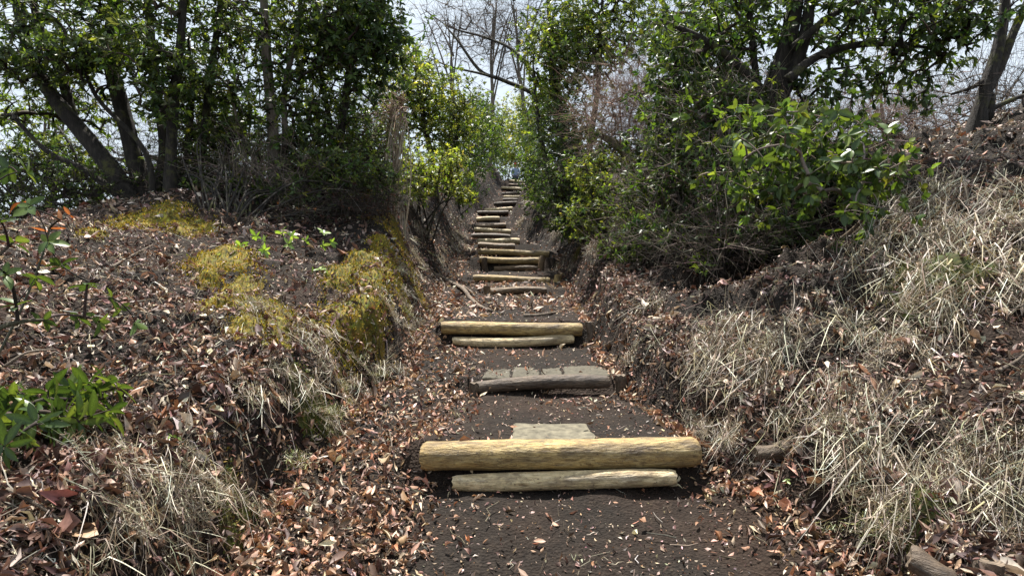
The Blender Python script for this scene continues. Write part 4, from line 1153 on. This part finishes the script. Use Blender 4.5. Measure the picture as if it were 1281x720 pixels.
def litter_density(x, y):
    tl = xl(y) - x; tr = x - xr(y)
    on_trail = (tl < 0) & (tr < 0)
    worn = sstep(sl(y) - .02, sl(y) + .3, x) * (1 - sstep(sr(y) - .1, sr(y) + .2, x))
    worn = worn * (1 - .75 * sstep(5.4, 6.2, y) * (1 - sstep(9.0, 9.6, y)))
    # leaves drift in heaps at the foot of the bank opposite the grassy side
    d = np.where(on_trail, 1 - .97 * worn * sstep(-.4, .05, .25 + fbm(x, y, 3, 1.7, 71)), 1.0)
    d = np.where(tr > 0, .78 + .3 * fbm(x, y, 2, 1.1, 81), d)
    d = np.where(tl > 0, .92 + .35 * fbm(x, y, 2, 1.3, 91), d)
    # the front apron is bare trodden soil
    ap = np.exp(-(((x - .42) / .72) ** 2 + ((y - 2.15) / .62) ** 2) ** 1.5)
    d = d * (1 - .93 * ap)
    return np.clip(d, .03, 1) * (1 - .62 * moss_mask(x, y))


def litter_points(n, y0, y1, g, wide=1.08, pad=.95):
    y = np.exp(g.uniform(math.log(y0), math.log(y1), n))
    x = g.uniform(-1, 1, n) * (wide * y + pad)
    x = np.where(y > 10, g.uniform(-1, 1, n) * 5.5, x)
    k = g.random(n) < litter_density(x, y)
    return x[k], y[k]


def lay(mb, tmpls, x, y, g, size, cols_fn, tilt=.7, lift=.04):
    n = len(x)
    N = nrm(x, y, .05)
    Nn = unit(N + g.normal(0, tilt, (n, 3)))
    dirn = g.normal(0, 1, (n, 3)); dirn = unit(dirn - Nn * np.sum(dirn * Nn, 1, keepdims=True))
    z = hgt(x, y) + g.random(n) ** 1.5 * lift + .004
    s = size * g.lognormal(-.06, .48, n).clip(.3, 2.4)
    S = np.stack([s, s * g.uniform(.7, 1.35, n), s * g.uniform(.6, 1.6, n)], 1)
    P = np.stack([x, y, z], -1) - dirn * (s * .5)[:, None]
    C = cols_fn(x, y, n)
    t = g.integers(0, len(tmpls), n)
    for k in range(len(tmpls)):
        m = t == k
        if m.any(): scatter(mb, tmpls[k], P[m], dirn[m], Nn[m], S[m], C[m], .045)


def lit_cols(g):
    def f(x, y, n):
        a = pick(LIT, n, .2, g); b = pick(LIT_RED, n, .2, g); c = pick(LIT_DARK, n, .2, g)
        k = fbm(x, y, 2, .9, 15) + g.normal(0, .25, n) + np.where(x < xl(y) - .2, .1, 0)
        o = np.where((k > .34)[:, None], b, a)
        tr_ = pick([(.40, .25, .155), (.50, .36, .25), (.36, .18, .10), (.24, .13, .078), (.54, .44, .34), (.12, .072, .05), (.34, .19, .12), (.09, .055, .04)], n, .2, g)
        o = np.where(((x > xl(y) - .05) & (x < xr(y)) & (g.random(n) < .8))[:, None], tr_, o)
        r = (x > xr(y) + .1) & (g.random(n) < .55)
        return np.where(r[:, None], c, o)
    return f


g = np.random.default_rng(200)
mb = MB()
x, y = litter_points(96000, .95, 5.2, g)
lay(mb, LT, x, y, g, .030, lit_cols(g))
k_ = g.random(17000); yw = np.exp(g.uniform(math.log(1.2), math.log(11), 17000))
xw = np.where(k_ < .5, xl(yw) + .1 - g.random(17000) * .5, xr(yw) - .1 + g.random(17000) * .5)
lay(mb, LT, xw, yw, g, .034, lit_cols(g), .8)
tag(mb.build('leaf_litter', M['litter']), 'thick curled brown leaf litter over the near trail and banks', 'leaf litter', None, 'stuff')
mb = MB()
x, y = litter_points(74000, 5.2, 36, g, 1.05, .8)
lay(mb, LT_F, x, y, g, .044, lit_cols(g))
tag(mb.build('leaf_litter', M['litter']), 'brown leaf litter over the far trail and banks', 'leaf litter', None, 'stuff')
# crumbs of broken leaf and bark on the trodden soil
mb = MB(); n = 9000
y = np.exp(g.uniform(math.log(1.3), math.log(9), n)); x = g.uniform(-1, 1, n) * 1.1 + (xl(y) + xr(y)) / 2
lay(mb, LT_F, x, y, g, .014, lambda x, y, n: pick(LIT_DARK + LIT[:3], n, .3, g), .5, .006)
tag(mb.build('leaf_crumbs', M['litter']), 'fine broken leaf crumbs on the dark trodden soil', 'leaf crumbs', None, 'stuff')

# individual large fallen leaves
fl_mesh = []
for k, (w, f, c) in enumerate([(.42, .35, .12), (.36, .55, .25), (.5, .25, -.2), (.55, -.35, .15), (.30, .6, .35)]):
    V, Q, T = leaf_t(w, f, c, 4, .47)
    V = V.copy(); V[:, 2] += .03 * np.sin(V[:, 0] * 9 + k) * (np.abs(V[:, 1]) > .01)
    m_ = MB(); m_.add(V, [Q, T]); fl_mesh.append(m_.mesh('fallen_leaf', M['litter_obj'], smooth=True))
FL = {'L': ('large curled brown leaf lying on the leafy bank with the glossy evergreen', 'large leaves on the leafy bank'), 'T': ('large curled tan leaf lying on the trail beside the thickest golden log', 'large leaves on the trail'),
      'R': ('large dry leaf caught among straw on the grassy bank', 'large leaves on the grassy bank')}
cnt = 0
while cnt < 290:
    yy = float(np.exp(g.uniform(math.log(1.55), math.log(3.8)))); xx = float(g.uniform(-1, 1) * (.85 * yy + .2))
    dens = float(litter_density(np.array([xx]), np.array([yy]))[0])
    side = 'L' if xx < float(xl(yy)) else ('R' if xx > float(xr(yy)) else 'T')
    if g.random() > dens * (.5 if side == 'R' else 1): continue
    o = bpy.data.objects.new('fallen_leaf', fl_mesh[cnt % 5]); COL.objects.link(o)
    N = Vector(nrm(np.array([xx]), np.array([yy]), .06)[0]) + Vector(g.normal(0, .3, 3)); N.normalize()
    X = Vector(g.normal(0, 1, 3)); X = (X - N * X.dot(N)).normalized(); Y = N.cross(X)
    s = g.uniform(.032, .054)
    mm = Matrix((X * s, Y * s, N * s)).transposed().to_4x4()
    o.matrix_world = Matrix.Translation((xx, yy, float(hgt(xx, yy)) + g.uniform(.016, .032))) @ mm
    tag(o, FL[side][0], 'leaf', FL[side][1]); cnt += 1

# ------------------------------------------------------------------ dry grass
STRAW = [(.36, .31, .225), (.47, .415, .315), (.29, .235, .165), (.57, .52, .42), (.19, .14, .095), (.33, .29, .19), (.12, .088, .06), (.25, .20, .14), (.09, .065, .045), (.17, .125, .085), (.42, .35, .24), (.64, .59, .49)]


def blades(mb, base, az, el, ln, wd, g, cols, floor=None, k=6, grav=1.0):
    """curving blades: start direction from azimuth/elevation, bent down by gravity, kept above the floor function"""
    n = len(base)
    d = np.stack([np.cos(az) * np.cos(el), np.sin(az) * np.cos(el), np.sin(el)], -1)
    P = np.zeros((n, k, 3)); P[:, 0] = base
    st = (ln / (k - 1))[:, None]
    gv = g.uniform(.25, .75, (n, 1)) * grav
    cur = g.normal(0, 1.7, (n, 3)) * [1, 1, .5]
    for i in range(1, k):
        P[:, i] = P[:, i - 1] + d * st
        if floor is not None:
            fz = floor(P[:, i, 0], P[:, i, 1]) + .006 + g.random(n) * .012
            P[:, i, 2] = np.maximum(P[:, i, 2], fz)
        d = unit(P[:, i] - P[:, i - 1] + (cur + np.concatenate([np.zeros((n, 2)), -gv], 1)) * st)
    side = unit(np.cross(P[:, -1] - P[:, 0], [0, 0, 1.]) + g.normal(0, .35, (n, 3)))
    w = wd[:, None] * np.array([.7, 1, 1, .85, .6, .12][:k])[None]
    A = P + side[:, None] * w[..., None] * .5; B = P - side[:, None] * w[..., None] * .5
    V = np.stack([A, B], 2).reshape(-1, 3)
    o = (np.arange(n) * k * 2)[:, None, None]; j = np.arange(k - 1)[None, :, None] * 2
    q = (o + j + np.array([0, 1, 3, 2])[None, None]).reshape(-1, 4)
    C = np.repeat(pick(cols, n, .18, g), k * 2, 0)
    mb.add(V, [q], C)


def tussock_mesh(seed, n, rad, L, slope, cols=STRAW, spread=1.25):
    g = np.random.default_rng(seed)
    mb = MB()
    r = rad * g.random(n) ** .5; a = g.uniform(0, 6.28, n)
    base = np.stack([r * np.cos(a), r * np.sin(a), -.01 + 0 * r], -1); base[:, 2] -= slope * base[:, 0]
    az = g.normal(0, spread, n); el = g.uniform(-.2, 1.0, n)
    ln = L * g.lognormal(-.1, .4, n).clip(.3, 1.9); wd = g.uniform(.0018, .0048, n)
    blades(mb, base, az, el, ln, wd, g, cols, lambda x, y: -slope * x, 6, 2.6 / L)
    return mb.mesh('dry_grass_tussock', M['straw'], smooth=True)


TUS = [tussock_mesh(300 + i, n, r, L, s) for i, (n, r, L, s) in enumerate([(110, .10, .24, .9), (90, .08, .30, 1.1), (80, .09, .18, .8), (130, .13, .28, 1.0), (60, .07, .16, .9), (110, .10, .26, 1.4), (80, .13, .25, 1.0), (64, .06, .22, 1.2)])]
TUS_G = [tussock_mesh(320 + i, 100, .08, .17, .7, STRAW[:2] + [(.20, .22, .07), (.28, .28, .10), (.14, .16, .05)]) for i in range(2)]


def lipness(x, y):
    """how far the ground drops just downhill: high on the edge of a ledge"""
    x = np.atleast_1d(np.asarray(x, float)); y = np.atleast_1d(np.asarray(y, float))
    n = nrm(x, y, .15); d = unit(n[:, :2] + 1e-6)
    h0 = hgt(x, y)
    return (h0 - hgt(x + d[:, 0] * .16, y + d[:, 1] * .16)) - .6 * np.maximum(hgt(x - d[:, 0] * .12, y - d[:, 1] * .12) - h0, 0)


def place_tussock(p, label, group, mesh, sc=1.0, jit=.55):
    o = bpy.data.objects.new('dry_grass_tussock', mesh); COL.objects.link(o)
    n = nrm(np.array([p[0]]), np.array([p[1]]), .12)[0]
    if p[0] > 0: n = n * 1.0 + np.array([-.05, -.32, 0])
    az = math.atan2(n[1], n[0]) + g.normal(0, jit)
    o.location = (p[0], p[1], float(hgt(p[0], p[1])) + .004)
    o.rotation_euler = (float(g.normal(0, .12)), float(g.normal(0, .12)), az); o.scale = (sc * float(g.uniform(.8, 1.25)), sc * float(g.uniform(.8, 1.25)), sc * float(g.uniform(.75, 1.2)))
    return tag(o, label, 'grass tussock', group)


def tuss_field(n, poly, label, group, sizes=(.7, 1.2), meshes=TUS, dmax=12):
    """n tussocks at random pixels inside a pixel box list, dropped onto the bank"""
    k = 0; tries = 0
    while k < n and tries < n * 25:
        tries += 1
        x0, y0, x1, y1 = poly[int(g.integers(0, len(poly)))]
        p = gnd(g.uniform(x0, x1), g.uniform(y0, y1))
        if p[1] > dmax or (xl(p[1]) < p[0] < xr(p[1]) - .02): continue
        if lipness(p[0], p[1])[0] < .05 and g.random() < .8: continue
        place_tussock(p, label, group, meshes[int(g.integers(0, len(meshes)))], float(g.uniform(*sizes))); k += 1


tuss_field(52, [(1050, 540, 1281, 640), (960, 480, 1160, 560), (1130, 560, 1281, 660)], 'long pale dry grass tussock hanging over the near grassy bank edge', 'tussocks on the near grassy bank edge', (.7, 1.05))
tuss_field(44, [(860, 380, 1040, 480), (900, 400, 1150, 470), (1120, 360, 1281, 450)], 'pale dry grass tussock on the shaded slope below the broad leaved shrub', 'tussocks on the shaded slope', (.75, 1.1))
tuss_field(34, [(1060, 290, 1281, 360), (1100, 230, 1281, 300)], 'sunlit straw tussock on the bank top below the forked trunk', 'tussocks on the sunlit bank top', (.9, 1.4))
tuss_field(14, [(790, 380, 880, 540), (860, 520, 960, 580)], 'small dry grass tussock at the grassy bank foot beside the steps', 'tussocks at the grassy bank foot', (.5, .8))
tuss_field(26, [(210, 530, 330, 680), (60, 560, 230, 680)], 'dry grass tussock on the leafy bank near the glossy evergreen', 'tussocks on the leafy bank', (.55, .85))
tuss_field(16, [(300, 400, 420, 500), (310, 380, 350, 420)], 'white dry grass tussock between the moss patches of the mound', 'tussocks between moss patches', (.5, .8))
tuss_field(14, [(380, 510, 430, 580), (420, 450, 510, 480)], 'grass tussock draping the undercut mossy lip of the mound', 'tussocks on the undercut lip', (.5, .8), TUS_G + TUS[:1])
tuss_field(20, [(500, 270, 560, 340), (480, 330, 520, 420)], 'straw tussock on the steep mossy bank side below the rounded bush', 'tussocks on the steep mossy bank side', (.7, 1.0), TUS + TUS_G)
for k in range(26):
    yy = float(g.uniform(1.7, 5.4)); place_tussock((float(xl(yy)) - float(g.uniform(.0, .16)), yy, 0), 'grass tussock hanging down the bank edge onto the leaf filled trail side', 'tussocks along the leafy bank edge', (TUS + TUS_G)[int(g.integers(0, 10))], float(g.uniform(.5, .85)))
tuss_field(20, [(562, 262, 600, 335), (640, 235, 700, 300)], 'straw tussock hanging from the bank over the far stairs', 'tussocks over the far stairs', (1.1, 1.8), TUS, 22)
tuss_field(14, [(690, 300, 760, 370), (680, 260, 720, 310)], 'dull straw tussock on the steep bank beside the staked riser', 'tussocks by the staked riser', (.8, 1.2), TUS, 14)
tuss_field(5, [(1040, 640, 1140, 700)], 'green tinged grass tussock near the short dark post', 'tussocks near the post', (.6, .9), TUS_G)

# loose straw lying over the banks
mb = MB(); n = 56000
y = np.exp(g.uniform(math.log(1.0), math.log(13), n)); x = g.uniform(-1, 1, n) * (1.0 * y + .5)
tl = xl(y) - x; tr = x - xr(y)
lpn = lipness(x, y)
pr = np.where(tr > 0, .04 + .5 * sstep(.04, .13, lpn) + .75 * sstep(3.4, 4.6, y) * sstep(1.9, 2.7, x), np.where(tl > .0, .6 + .7 * fbm(x, y, 2, 1.2, 44), 0.015)) * (1 - .5 * moss_mask(x, y))
k = g.random(n) < pr; x = x[k]; y = y[k]; n = len(x)
N = nrm(x, y, .12); az = np.arctan2(N[:, 1] - np.where(x > 0, .25, .05), N[:, 0]) + g.normal(0, 1, n) * np.where(x > 0, .6, 1.5)
blades(mb, np.stack([x, y, hgt(x, y) + .006], -1), az, g.uniform(-.3, 1.0, n), g.uniform(.05, .22, n), g.uniform(.0016, .0042, n), g, STRAW, hgt, 6, 12)
tag(mb.build('loose_straw', M['straw']), 'loose pale straw strewn over both banks', 'straw', None, 'stuff')


# broken twigs lying in the litter
mb = MB(); n = 5200
y = np.exp(g.uniform(math.log(1.1), math.log(10), n)); x = g.uniform(-1, 1, n) * (.9 * y + .4)
k = g.random(n) < np.where((x > xl(y)) & (x < xr(y)), .10, .8); x = x[k]; y = y[k]; n = len(x)
az = g.uniform(0, 6.28, n); L_ = g.lognormal(-2.4, .55, n).clip(.03, .4); tt = np.linspace(-.5, .5, 4)[None]
px_ = x[:, None] + np.cos(az)[:, None] * L_[:, None] * tt + g.normal(0, .08, (n, 4)) * L_[:, None]; py_ = y[:, None] + np.sin(az)[:, None] * L_[:, None] * tt
pz_ = hgt(px_, py_); pz_ = .5 * pz_ + .5 * pz_.mean(1, keepdims=True); pz_ = np.maximum(pz_, hgt(px_, py_) + .004) + .008 + g.random((n, 1)) * .025
tubes(mb, np.stack([px_, py_, pz_], -1), g.uniform(.0012, .0034, (n, 1)) * np.array([[1, .9, .8, .5]]), 3, pick(TW_GREY + TW_DARK + [(.32, .27, .22)], n, .25, g))
tag(mb.build('twig_litter', M['twig']), 'small broken twigs strewn through the leaf litter', 'twigs', None, 'stuff')


# ------------------------------------------------------------------ plants with single leaves near the camera
def leaf_mesh(name, m, w, fold, curl, n=4, peak=.5):
    V, Q, T = leaf_t(w, fold, curl, n, peak)
    C = np.where(np.abs(V[:, 1:2]) < 1e-6, np.array([[.85, .85, .8]]), np.array([[.47, .47, .47]]))
    b = MB(); b.add(V, [Q, T], C); return b.mesh(name, m)


LM = {k: [leaf_mesh('leaf', M[m], w, f, c) for (w, f, c) in v] for k, (m, v) in {
    'rhodo': ('leaf_obj', [(.30, .18, .22), (.34, .14, .10), (.28, .2, .32)]),
    'broad': ('leaf_obj', [(.46, .14, .20), (.52, .12, .08), (.42, .18, .3)]),
    'pale': ('leaf_pale', [(.40, .16, .2), (.46, .12, .1)]),
    'rust': ('leaf_rust', [(.42, .25, .3), (.46, .2, -.2)])}.items()}


def put_leaf(root, mesh, p, X, N, s):
    o = bpy.data.objects.new('leaf', mesh); COL.objects.link(o)
    X = Vector(X).normalized(); Y = Vector(N).cross(X)
    if Y.length < 1e-4: Y = Vector((1, 0, 0)).cross(X)
    Y.normalize(); Z = X.cross(Y)
    o.parent = root
    o.matrix_local = Matrix.Translation(Vector(p) - Vector(PORG[root.name])) @ Matrix((X * s, Y * s, Z * s)).transposed().to_4x4()
    return o


def leafy_plant(name, label, cat, base, tips, seed, n=6, size=.08, kind='rhodo', r=.006, tw=TW_DARK, open_=(.8, 1.35), droop=.2, maxl=290, extra=None, group=None):
    g = np.random.default_rng(seed)
    base = np.asarray(base, float)
    root = empty(name, base, label, cat, group)
    tips = np.asarray(tips, float)
    nodes = np.array([base + [0, 0, .0], base + [0, 0, .04]])
    polys, w = grow(nodes, tips, g, .12, 6)
    mb = MB()
    r0 = np.minimum(r * .45 * np.sqrt(w), r * 2); R = r0[:, None] * np.linspace(1, .6, 6)[None]
    tubes(mb, polys, R, 6, pick(tw, len(polys), .2, g))
    o = mb.build('stem', M['twig'], root)
    c = 0
    for q in polys:
        e = q[-1]; ax = Vector(q[-1] - q[-2]).normalized() + Vector((0, 0, .5)); ax.normalize()
        a = ax.orthogonal().normalized(); b = ax.cross(a); ph = g.uniform(0, 6.28)
        for k in range(n):
            if c >= maxl: break
            th = ph + k * 2 * math.pi / n + g.normal(0, .25); op = g.uniform(*open_)
            rad = a * math.cos(th) + b * math.sin(th)
            X = ax * math.cos(op) + rad * math.sin(op) - Vector((0, 0, g.uniform(0, 2 * droop)))
            N = ax * math.sin(op) - rad * math.cos(op) + Vector(g.normal(0, .2, 3))
            ms = LM[kind]
            if extra and g.random() < extra[1]: ms = LM[extra[0]]
            put_leaf(root, ms[int(g.integers(0, len(ms)))], Vector(e) - ax * g.uniform(0, .02), X, N, size * g.uniform(.7, 1.2)); c += 1
    return root


g = np.random.default_rng(400)
bp = gnd(40, 560)
tips = []
for (px, py) in [(12, 520), (35, 512), (60, 505), (85, 500), (110, 496), (138, 492), (20, 545), (50, 535), (78, 530), (105, 525), (130, 515), (100, 548), (65, 555), (25, 565), (140, 530), (-20, 530), (-15, 560), (5, 580), (45, 522), (95, 512), (122, 505), (150, 500), (70, 518), (30, 530), (88, 540), (118, 538), (8, 535), (45, 550), (75, 542)]:
    p = gnd(px, py); p = p + (np.array([0, 0, EYE]) - p) * .04 + [0, 0, .05]; tips.append(p)
leafy_plant('rhododendron_seedling', 'low glossy green rhododendron with whorled leaves on the leafy bank', 'shrub', bp, tips, 401, 7, .085, 'rhodo', .007, open_=(1.0, 1.5), droop=.16)
# twiggy sapling at the frame edge
bp = on(-1.75, 2.05)
tips = [at(px, py, d) for (px, py, d) in [(10, 210, 2.1), (35, 215, 2.1), (-20, 250, 2.0), (20, 300, 2.1), (5, 340, 2.0), (-30, 330, 2.0), (45, 345, 2.2), (60, 300, 2.3), (20, 380, 2.1), (-20, 395, 2.0), (75, 330, 2.4), (110, 352, 2.4), (140, 372, 2.5), (125, 402, 2.4), (55, 400, 2.2), (150, 385, 2.6), (35, 255, 2.2), (100, 395, 2.4), (170, 405, 2.6), (0, 275, 2.0)]]
leafy_plant('sapling', 'twiggy evergreen sapling with thin dark stems on the shaded leafy bank', 'sapling', bp, tips, 402, 5, .06, 'broad', .005, droop=.3)
bp = on(-1.95, 2.25)
tips = [at(px, py, d) for (px, py, d) in [(25, 252, 2.3), (42, 262, 2.3), (75, 275, 2.4), (62, 285, 2.4), (88, 268, 2.5)]]
leafy_plant('sapling', 'thin sapling holding a few rust orange leaves on the leafy bank', 'sapling', bp, tips, 403, 2, .055, 'rust', .005, droop=.5)
# pale fresh sprigs on the mound
p0 = gnd(352, 322)
leafy_plant('green_sprig', 'pale green leafy sprig under the dark brush on the mound', 'plant', p0, [p0 + [a, b, c] for a, b, c in [(-.3, -.05, .10), (-.2, 0, .17), (-.1, -.1, .12), (0, 0, .2), (.1, -.1, .1), (-.25, -.15, .06), (.05, .1, .18), (.2, 0, .14), (.32, .05, .2), (.4, 0, .12), (.3, .1, .1), (-.05, -.2, .05)]], 404, 6, .06, 'pale', .005)
p0 = gnd(400, 345)
leafy_plant('green_sprig', 'tiny bright green sprig beside the dark brush', 'plant', p0, [p0 + [0, 0, .06], p0 + [.05, 0, .04], p0 + [-.05, 0, .05]], 405, 5, .05, 'pale', .003)
for k, (px, py, lab) in enumerate([(212, 555, 'small green sprout in the straw near the glossy rhododendron'), (148, 575, 'single bright green sprout at the edge of the shaded leaves'), (985, 612, 'tiny green sprout by the hollow in the grassy bank')]):
    p0 = gnd(px, py)
    leafy_plant('green_sprout', lab, 'plant', p0, [p0 + [0, 0, .03], p0 + [.03, 0, .025]], 410 + k, 4, .028, 'pale', .002, group='small sprouts')
# broad leaved shrub on the grassy bank
bp = gnd(1035, 318)
tips = []
D = float(bp[1])
for (px, py, rx, ry, n_) in [(1030, 170, 70, 40, 15), (1060, 215, 55, 36, 14), (1075, 260, 34, 28, 8), (965, 175, 50, 36, 8), (995, 230, 44, 36, 8), (1095, 190, 26, 26, 5)]:
    for _ in range(n_):
        tips.append(at(px + g.normal(0, .5) * rx, py + g.normal(0, .5) * ry, D - .35 + g.normal(0, .16)))
bls = leafy_plant('broad_leaved_shrub', 'broad leaved shrub with sunlit green leaves leaning over the dark hollow', 'shrub', bp, tips, 406, 5, .08, 'broad', .008, TW_GREY, droop=.5)
T2 = blob_points([(1030, 175, D - .2, 85, 46, .26, 60), (1060, 235, D - .2, 56, 50, .26, 50), (955, 180, D - .1, 60, 50, .26, 55), (985, 240, D - .1, 60, 42, .24, 50)], g, 4, .14)
pl, w_ = grow(np.array([bp, *tips]), T2, g)
mb = MB(); tubes(mb, pl, np.linspace(.004, .002, 5)[None].repeat(len(pl), 0), 4, pick(TW_GREY, len(pl), .2, g)); o = mb.build('twig_spray', M['twig'], bls); o['kind'] = 'stuff'
mb = MB(); whorls(mb, pl[:, -1], unit(pl[:, -1] - pl[:, -2]), g, 6, .06, GREEN_DARK + GREEN_MID, LEAF_B, droop=.5); o = mb.build('foliage', M['leaf'], bls); o['kind'] = 'stuff'
bush('bare_shrub', 'low leafless twigs arching over the dark hollow in the grassy bank', 'shrub', gnd(900, 345), [(930, 300, 4.7, 70, 24, .4, 90), (870, 310, 4.8, 45, 26, .4, 60)], 430, leaf=dict(n=1, size=.04, cols=GREEN_DARK, tmpl=LEAF4), bare=4, tw=TW_GREY + TW_DARK, nst=8, r=.008, trk=.0026, twl=.3)
bush('leafy_shrub', 'small dim green shrub at the foot of the dense dark shrub', 'shrub', gnd(885, 342), [(885, 330, 4.9, 26, 14, .2, 60)], 431, leaf=dict(n=5, size=.055, cols=GREEN_MID, tmpl=LEAF8), nst=4, r=.006, spread=.07)

# fallen twigs
TWIG_L = [('pale bare stick slanting across the sunlit straw below the forked trunk', [(1118, 300), (1170, 290), (1230, 275), (1281, 262)], .007, 'root'),
          ('dark thin stick lying over the leafy bank below the sapling', [(10, 625), (55, 650), (110, 690), (150, 720)], .006, 'root'),
          ('thin grey stick on the near grassy bank', [(1250, 472), (1268, 462), (1281, 452)], .009, 'root'),
          ('short pale twig on the leafy trail side of the thickest log', [(483, 588), (490, 566), (487, 545)], .005, 'root'),
          ('thin forked twig on the soil near the rotting stake', [(745, 510), (762, 503), (770, 495)], .004, 'root'),
          ('bent grey twig on the shaded leafy bank', [(5, 468), (35, 450), (70, 446)], .006, 'root'),
          ('long straight twig on the mound above the bright moss', [(140, 340), (165, 325), (190, 312)], .008, 'root'),
          ('thin twig poking from straw at the corner post', [(1020, 716), (1045, 700), (1060, 690)], .005, 'root')]
for k, (lab, pxs, r, m_) in enumerate(TWIG_L):
    root_thing('fallen_twig', lab, pxs, r, r * .5, M[m_], 'twig', .03, 'fallen twigs', 440 + k)

# ------------------------------------------------------------------ hiker at the crest of the trail
hp = at(645, 214, 40.0); hx = float(hp[0]); hb = on(hx, 40.0)
hk = empty('person', hb, 'hiker in red cap and light blue jacket walking over the crest', 'person')


def skin_mesh(name, verts, edges, radii, m, parent, sub=2):
    me = bpy.data.meshes.new(name); me.from_pydata(verts, edges, []); me.update()
    o = bpy.data.objects.new(name, me); COL.objects.link(o); o.parent = parent
    sk = o.modifiers.new('skin', 'SKIN')
    for v, r in zip(me.skin_vertices[0].data, radii): v.radius = (r, r) if not isinstance(r, tuple) else r
    me.skin_vertices[0].data[0].use_root = True
    ss = o.modifiers.new('sub', 'SUBSURF'); ss.levels = sub; ss.render_levels = sub
    me.materials.append(m)
    for p in me.polygons: p.use_smooth = True
    return o


mskin = plain('skin', (.45, .28, .2), .6, .1); mblue = plain('light blue jacket', (.20, .26, .36), .8, .15); mnavy = plain('dark trousers', (.03, .035, .05), .85, .2)
mred = plain('red cap', (.45, .03, .03), .7, .1); mpack = plain('dark pack', (.04, .05, .08), .8, .2); mboot = plain('brown boots', (.09, .05, .03), .8, .2)
hips = (0, 0, .90)
body_v = [hips, (0, .01, 1.10), (0, .02, 1.30), (0, .0, 1.43), (0, -.02, 1.50), (0, -.03, 1.58), (0, -.03, 1.68),
          (.17, .01, 1.38), (.24, .02, 1.12), (.22, -.10, .92), (-.17, .01, 1.38), (-.24, .02, 1.12), (-.22, -.12, .93),
          (.09, 0, .86), (.10, -.06, .48), (.10, .04, .10), (.10, -.10, .05), (-.09, 0, .86), (-.10, .05, .48), (-.10, .16, .10), (-.10, .03, .05)]
body_e = [(0, 1), (1, 2), (2, 3), (3, 4), (4, 5), (5, 6), (2, 7), (7, 8), (8, 9), (2, 10), (10, 11), (11, 12), (0, 13), (13, 14), (14, 15), (15, 16), (0, 17), (17, 18), (18, 19), (19, 20)]
skin_mesh('body', body_v, body_e, [.13, .12, .13, .06, .055, .085, .07, .055, .045, .035, .055, .045, .035, .085, .06, .045, .04, .085, .06, .045, .04], mskin, hk)
skin_mesh('jacket', [(0, 0, .88), (0, .01, 1.10), (0, .02, 1.32), (0, .0, 1.44), (.19, .01, 1.38), (.25, .02, 1.12), (.225, -.09, .95), (-.19, .01, 1.38), (-.25, .02, 1.12), (-.225, -.11, .96)],
          [(0, 1), (1, 2), (2, 3), (2, 4), (4, 5), (5, 6), (2, 7), (7, 8), (8, 9)], [.17, .165, .17, .085, .08, .066, .055, .08, .066, .055], mblue, hk)
skin_mesh('trousers', [(0, 0, .90), (.09, 0, .84), (.10, -.06, .48), (.10, .04, .12), (-.09, 0, .84), (-.10, .05, .48), (-.10, .16, .12)], [(0, 1), (1, 2), (2, 3), (0, 4), (4, 5), (5, 6)], [.16, .105, .08, .065, .105, .08, .065], mnavy, hk)
skin_mesh('backpack', [(0, .19, 1.05), (0, .21, 1.22), (0, .19, 1.40)], [(0, 1), (1, 2)], [(.15, .10), (.16, .11), (.13, .09)], mpack, hk)
skin_mesh('cap', [(0, -.03, 1.64), (0, -.03, 1.72), (0, -.16, 1.655)], [(0, 1), (0, 2)], [.105, .085, .04], mred, hk)
for sg, yy in ((.10, -.06), (-.10, .10)):
    skin_mesh('boot', [(sg, yy + .10, .05), (sg, yy - .06, .04), (sg, yy + .09, .16)], [(0, 1), (0, 2)], [.052, .045, .055], mboot, hk)
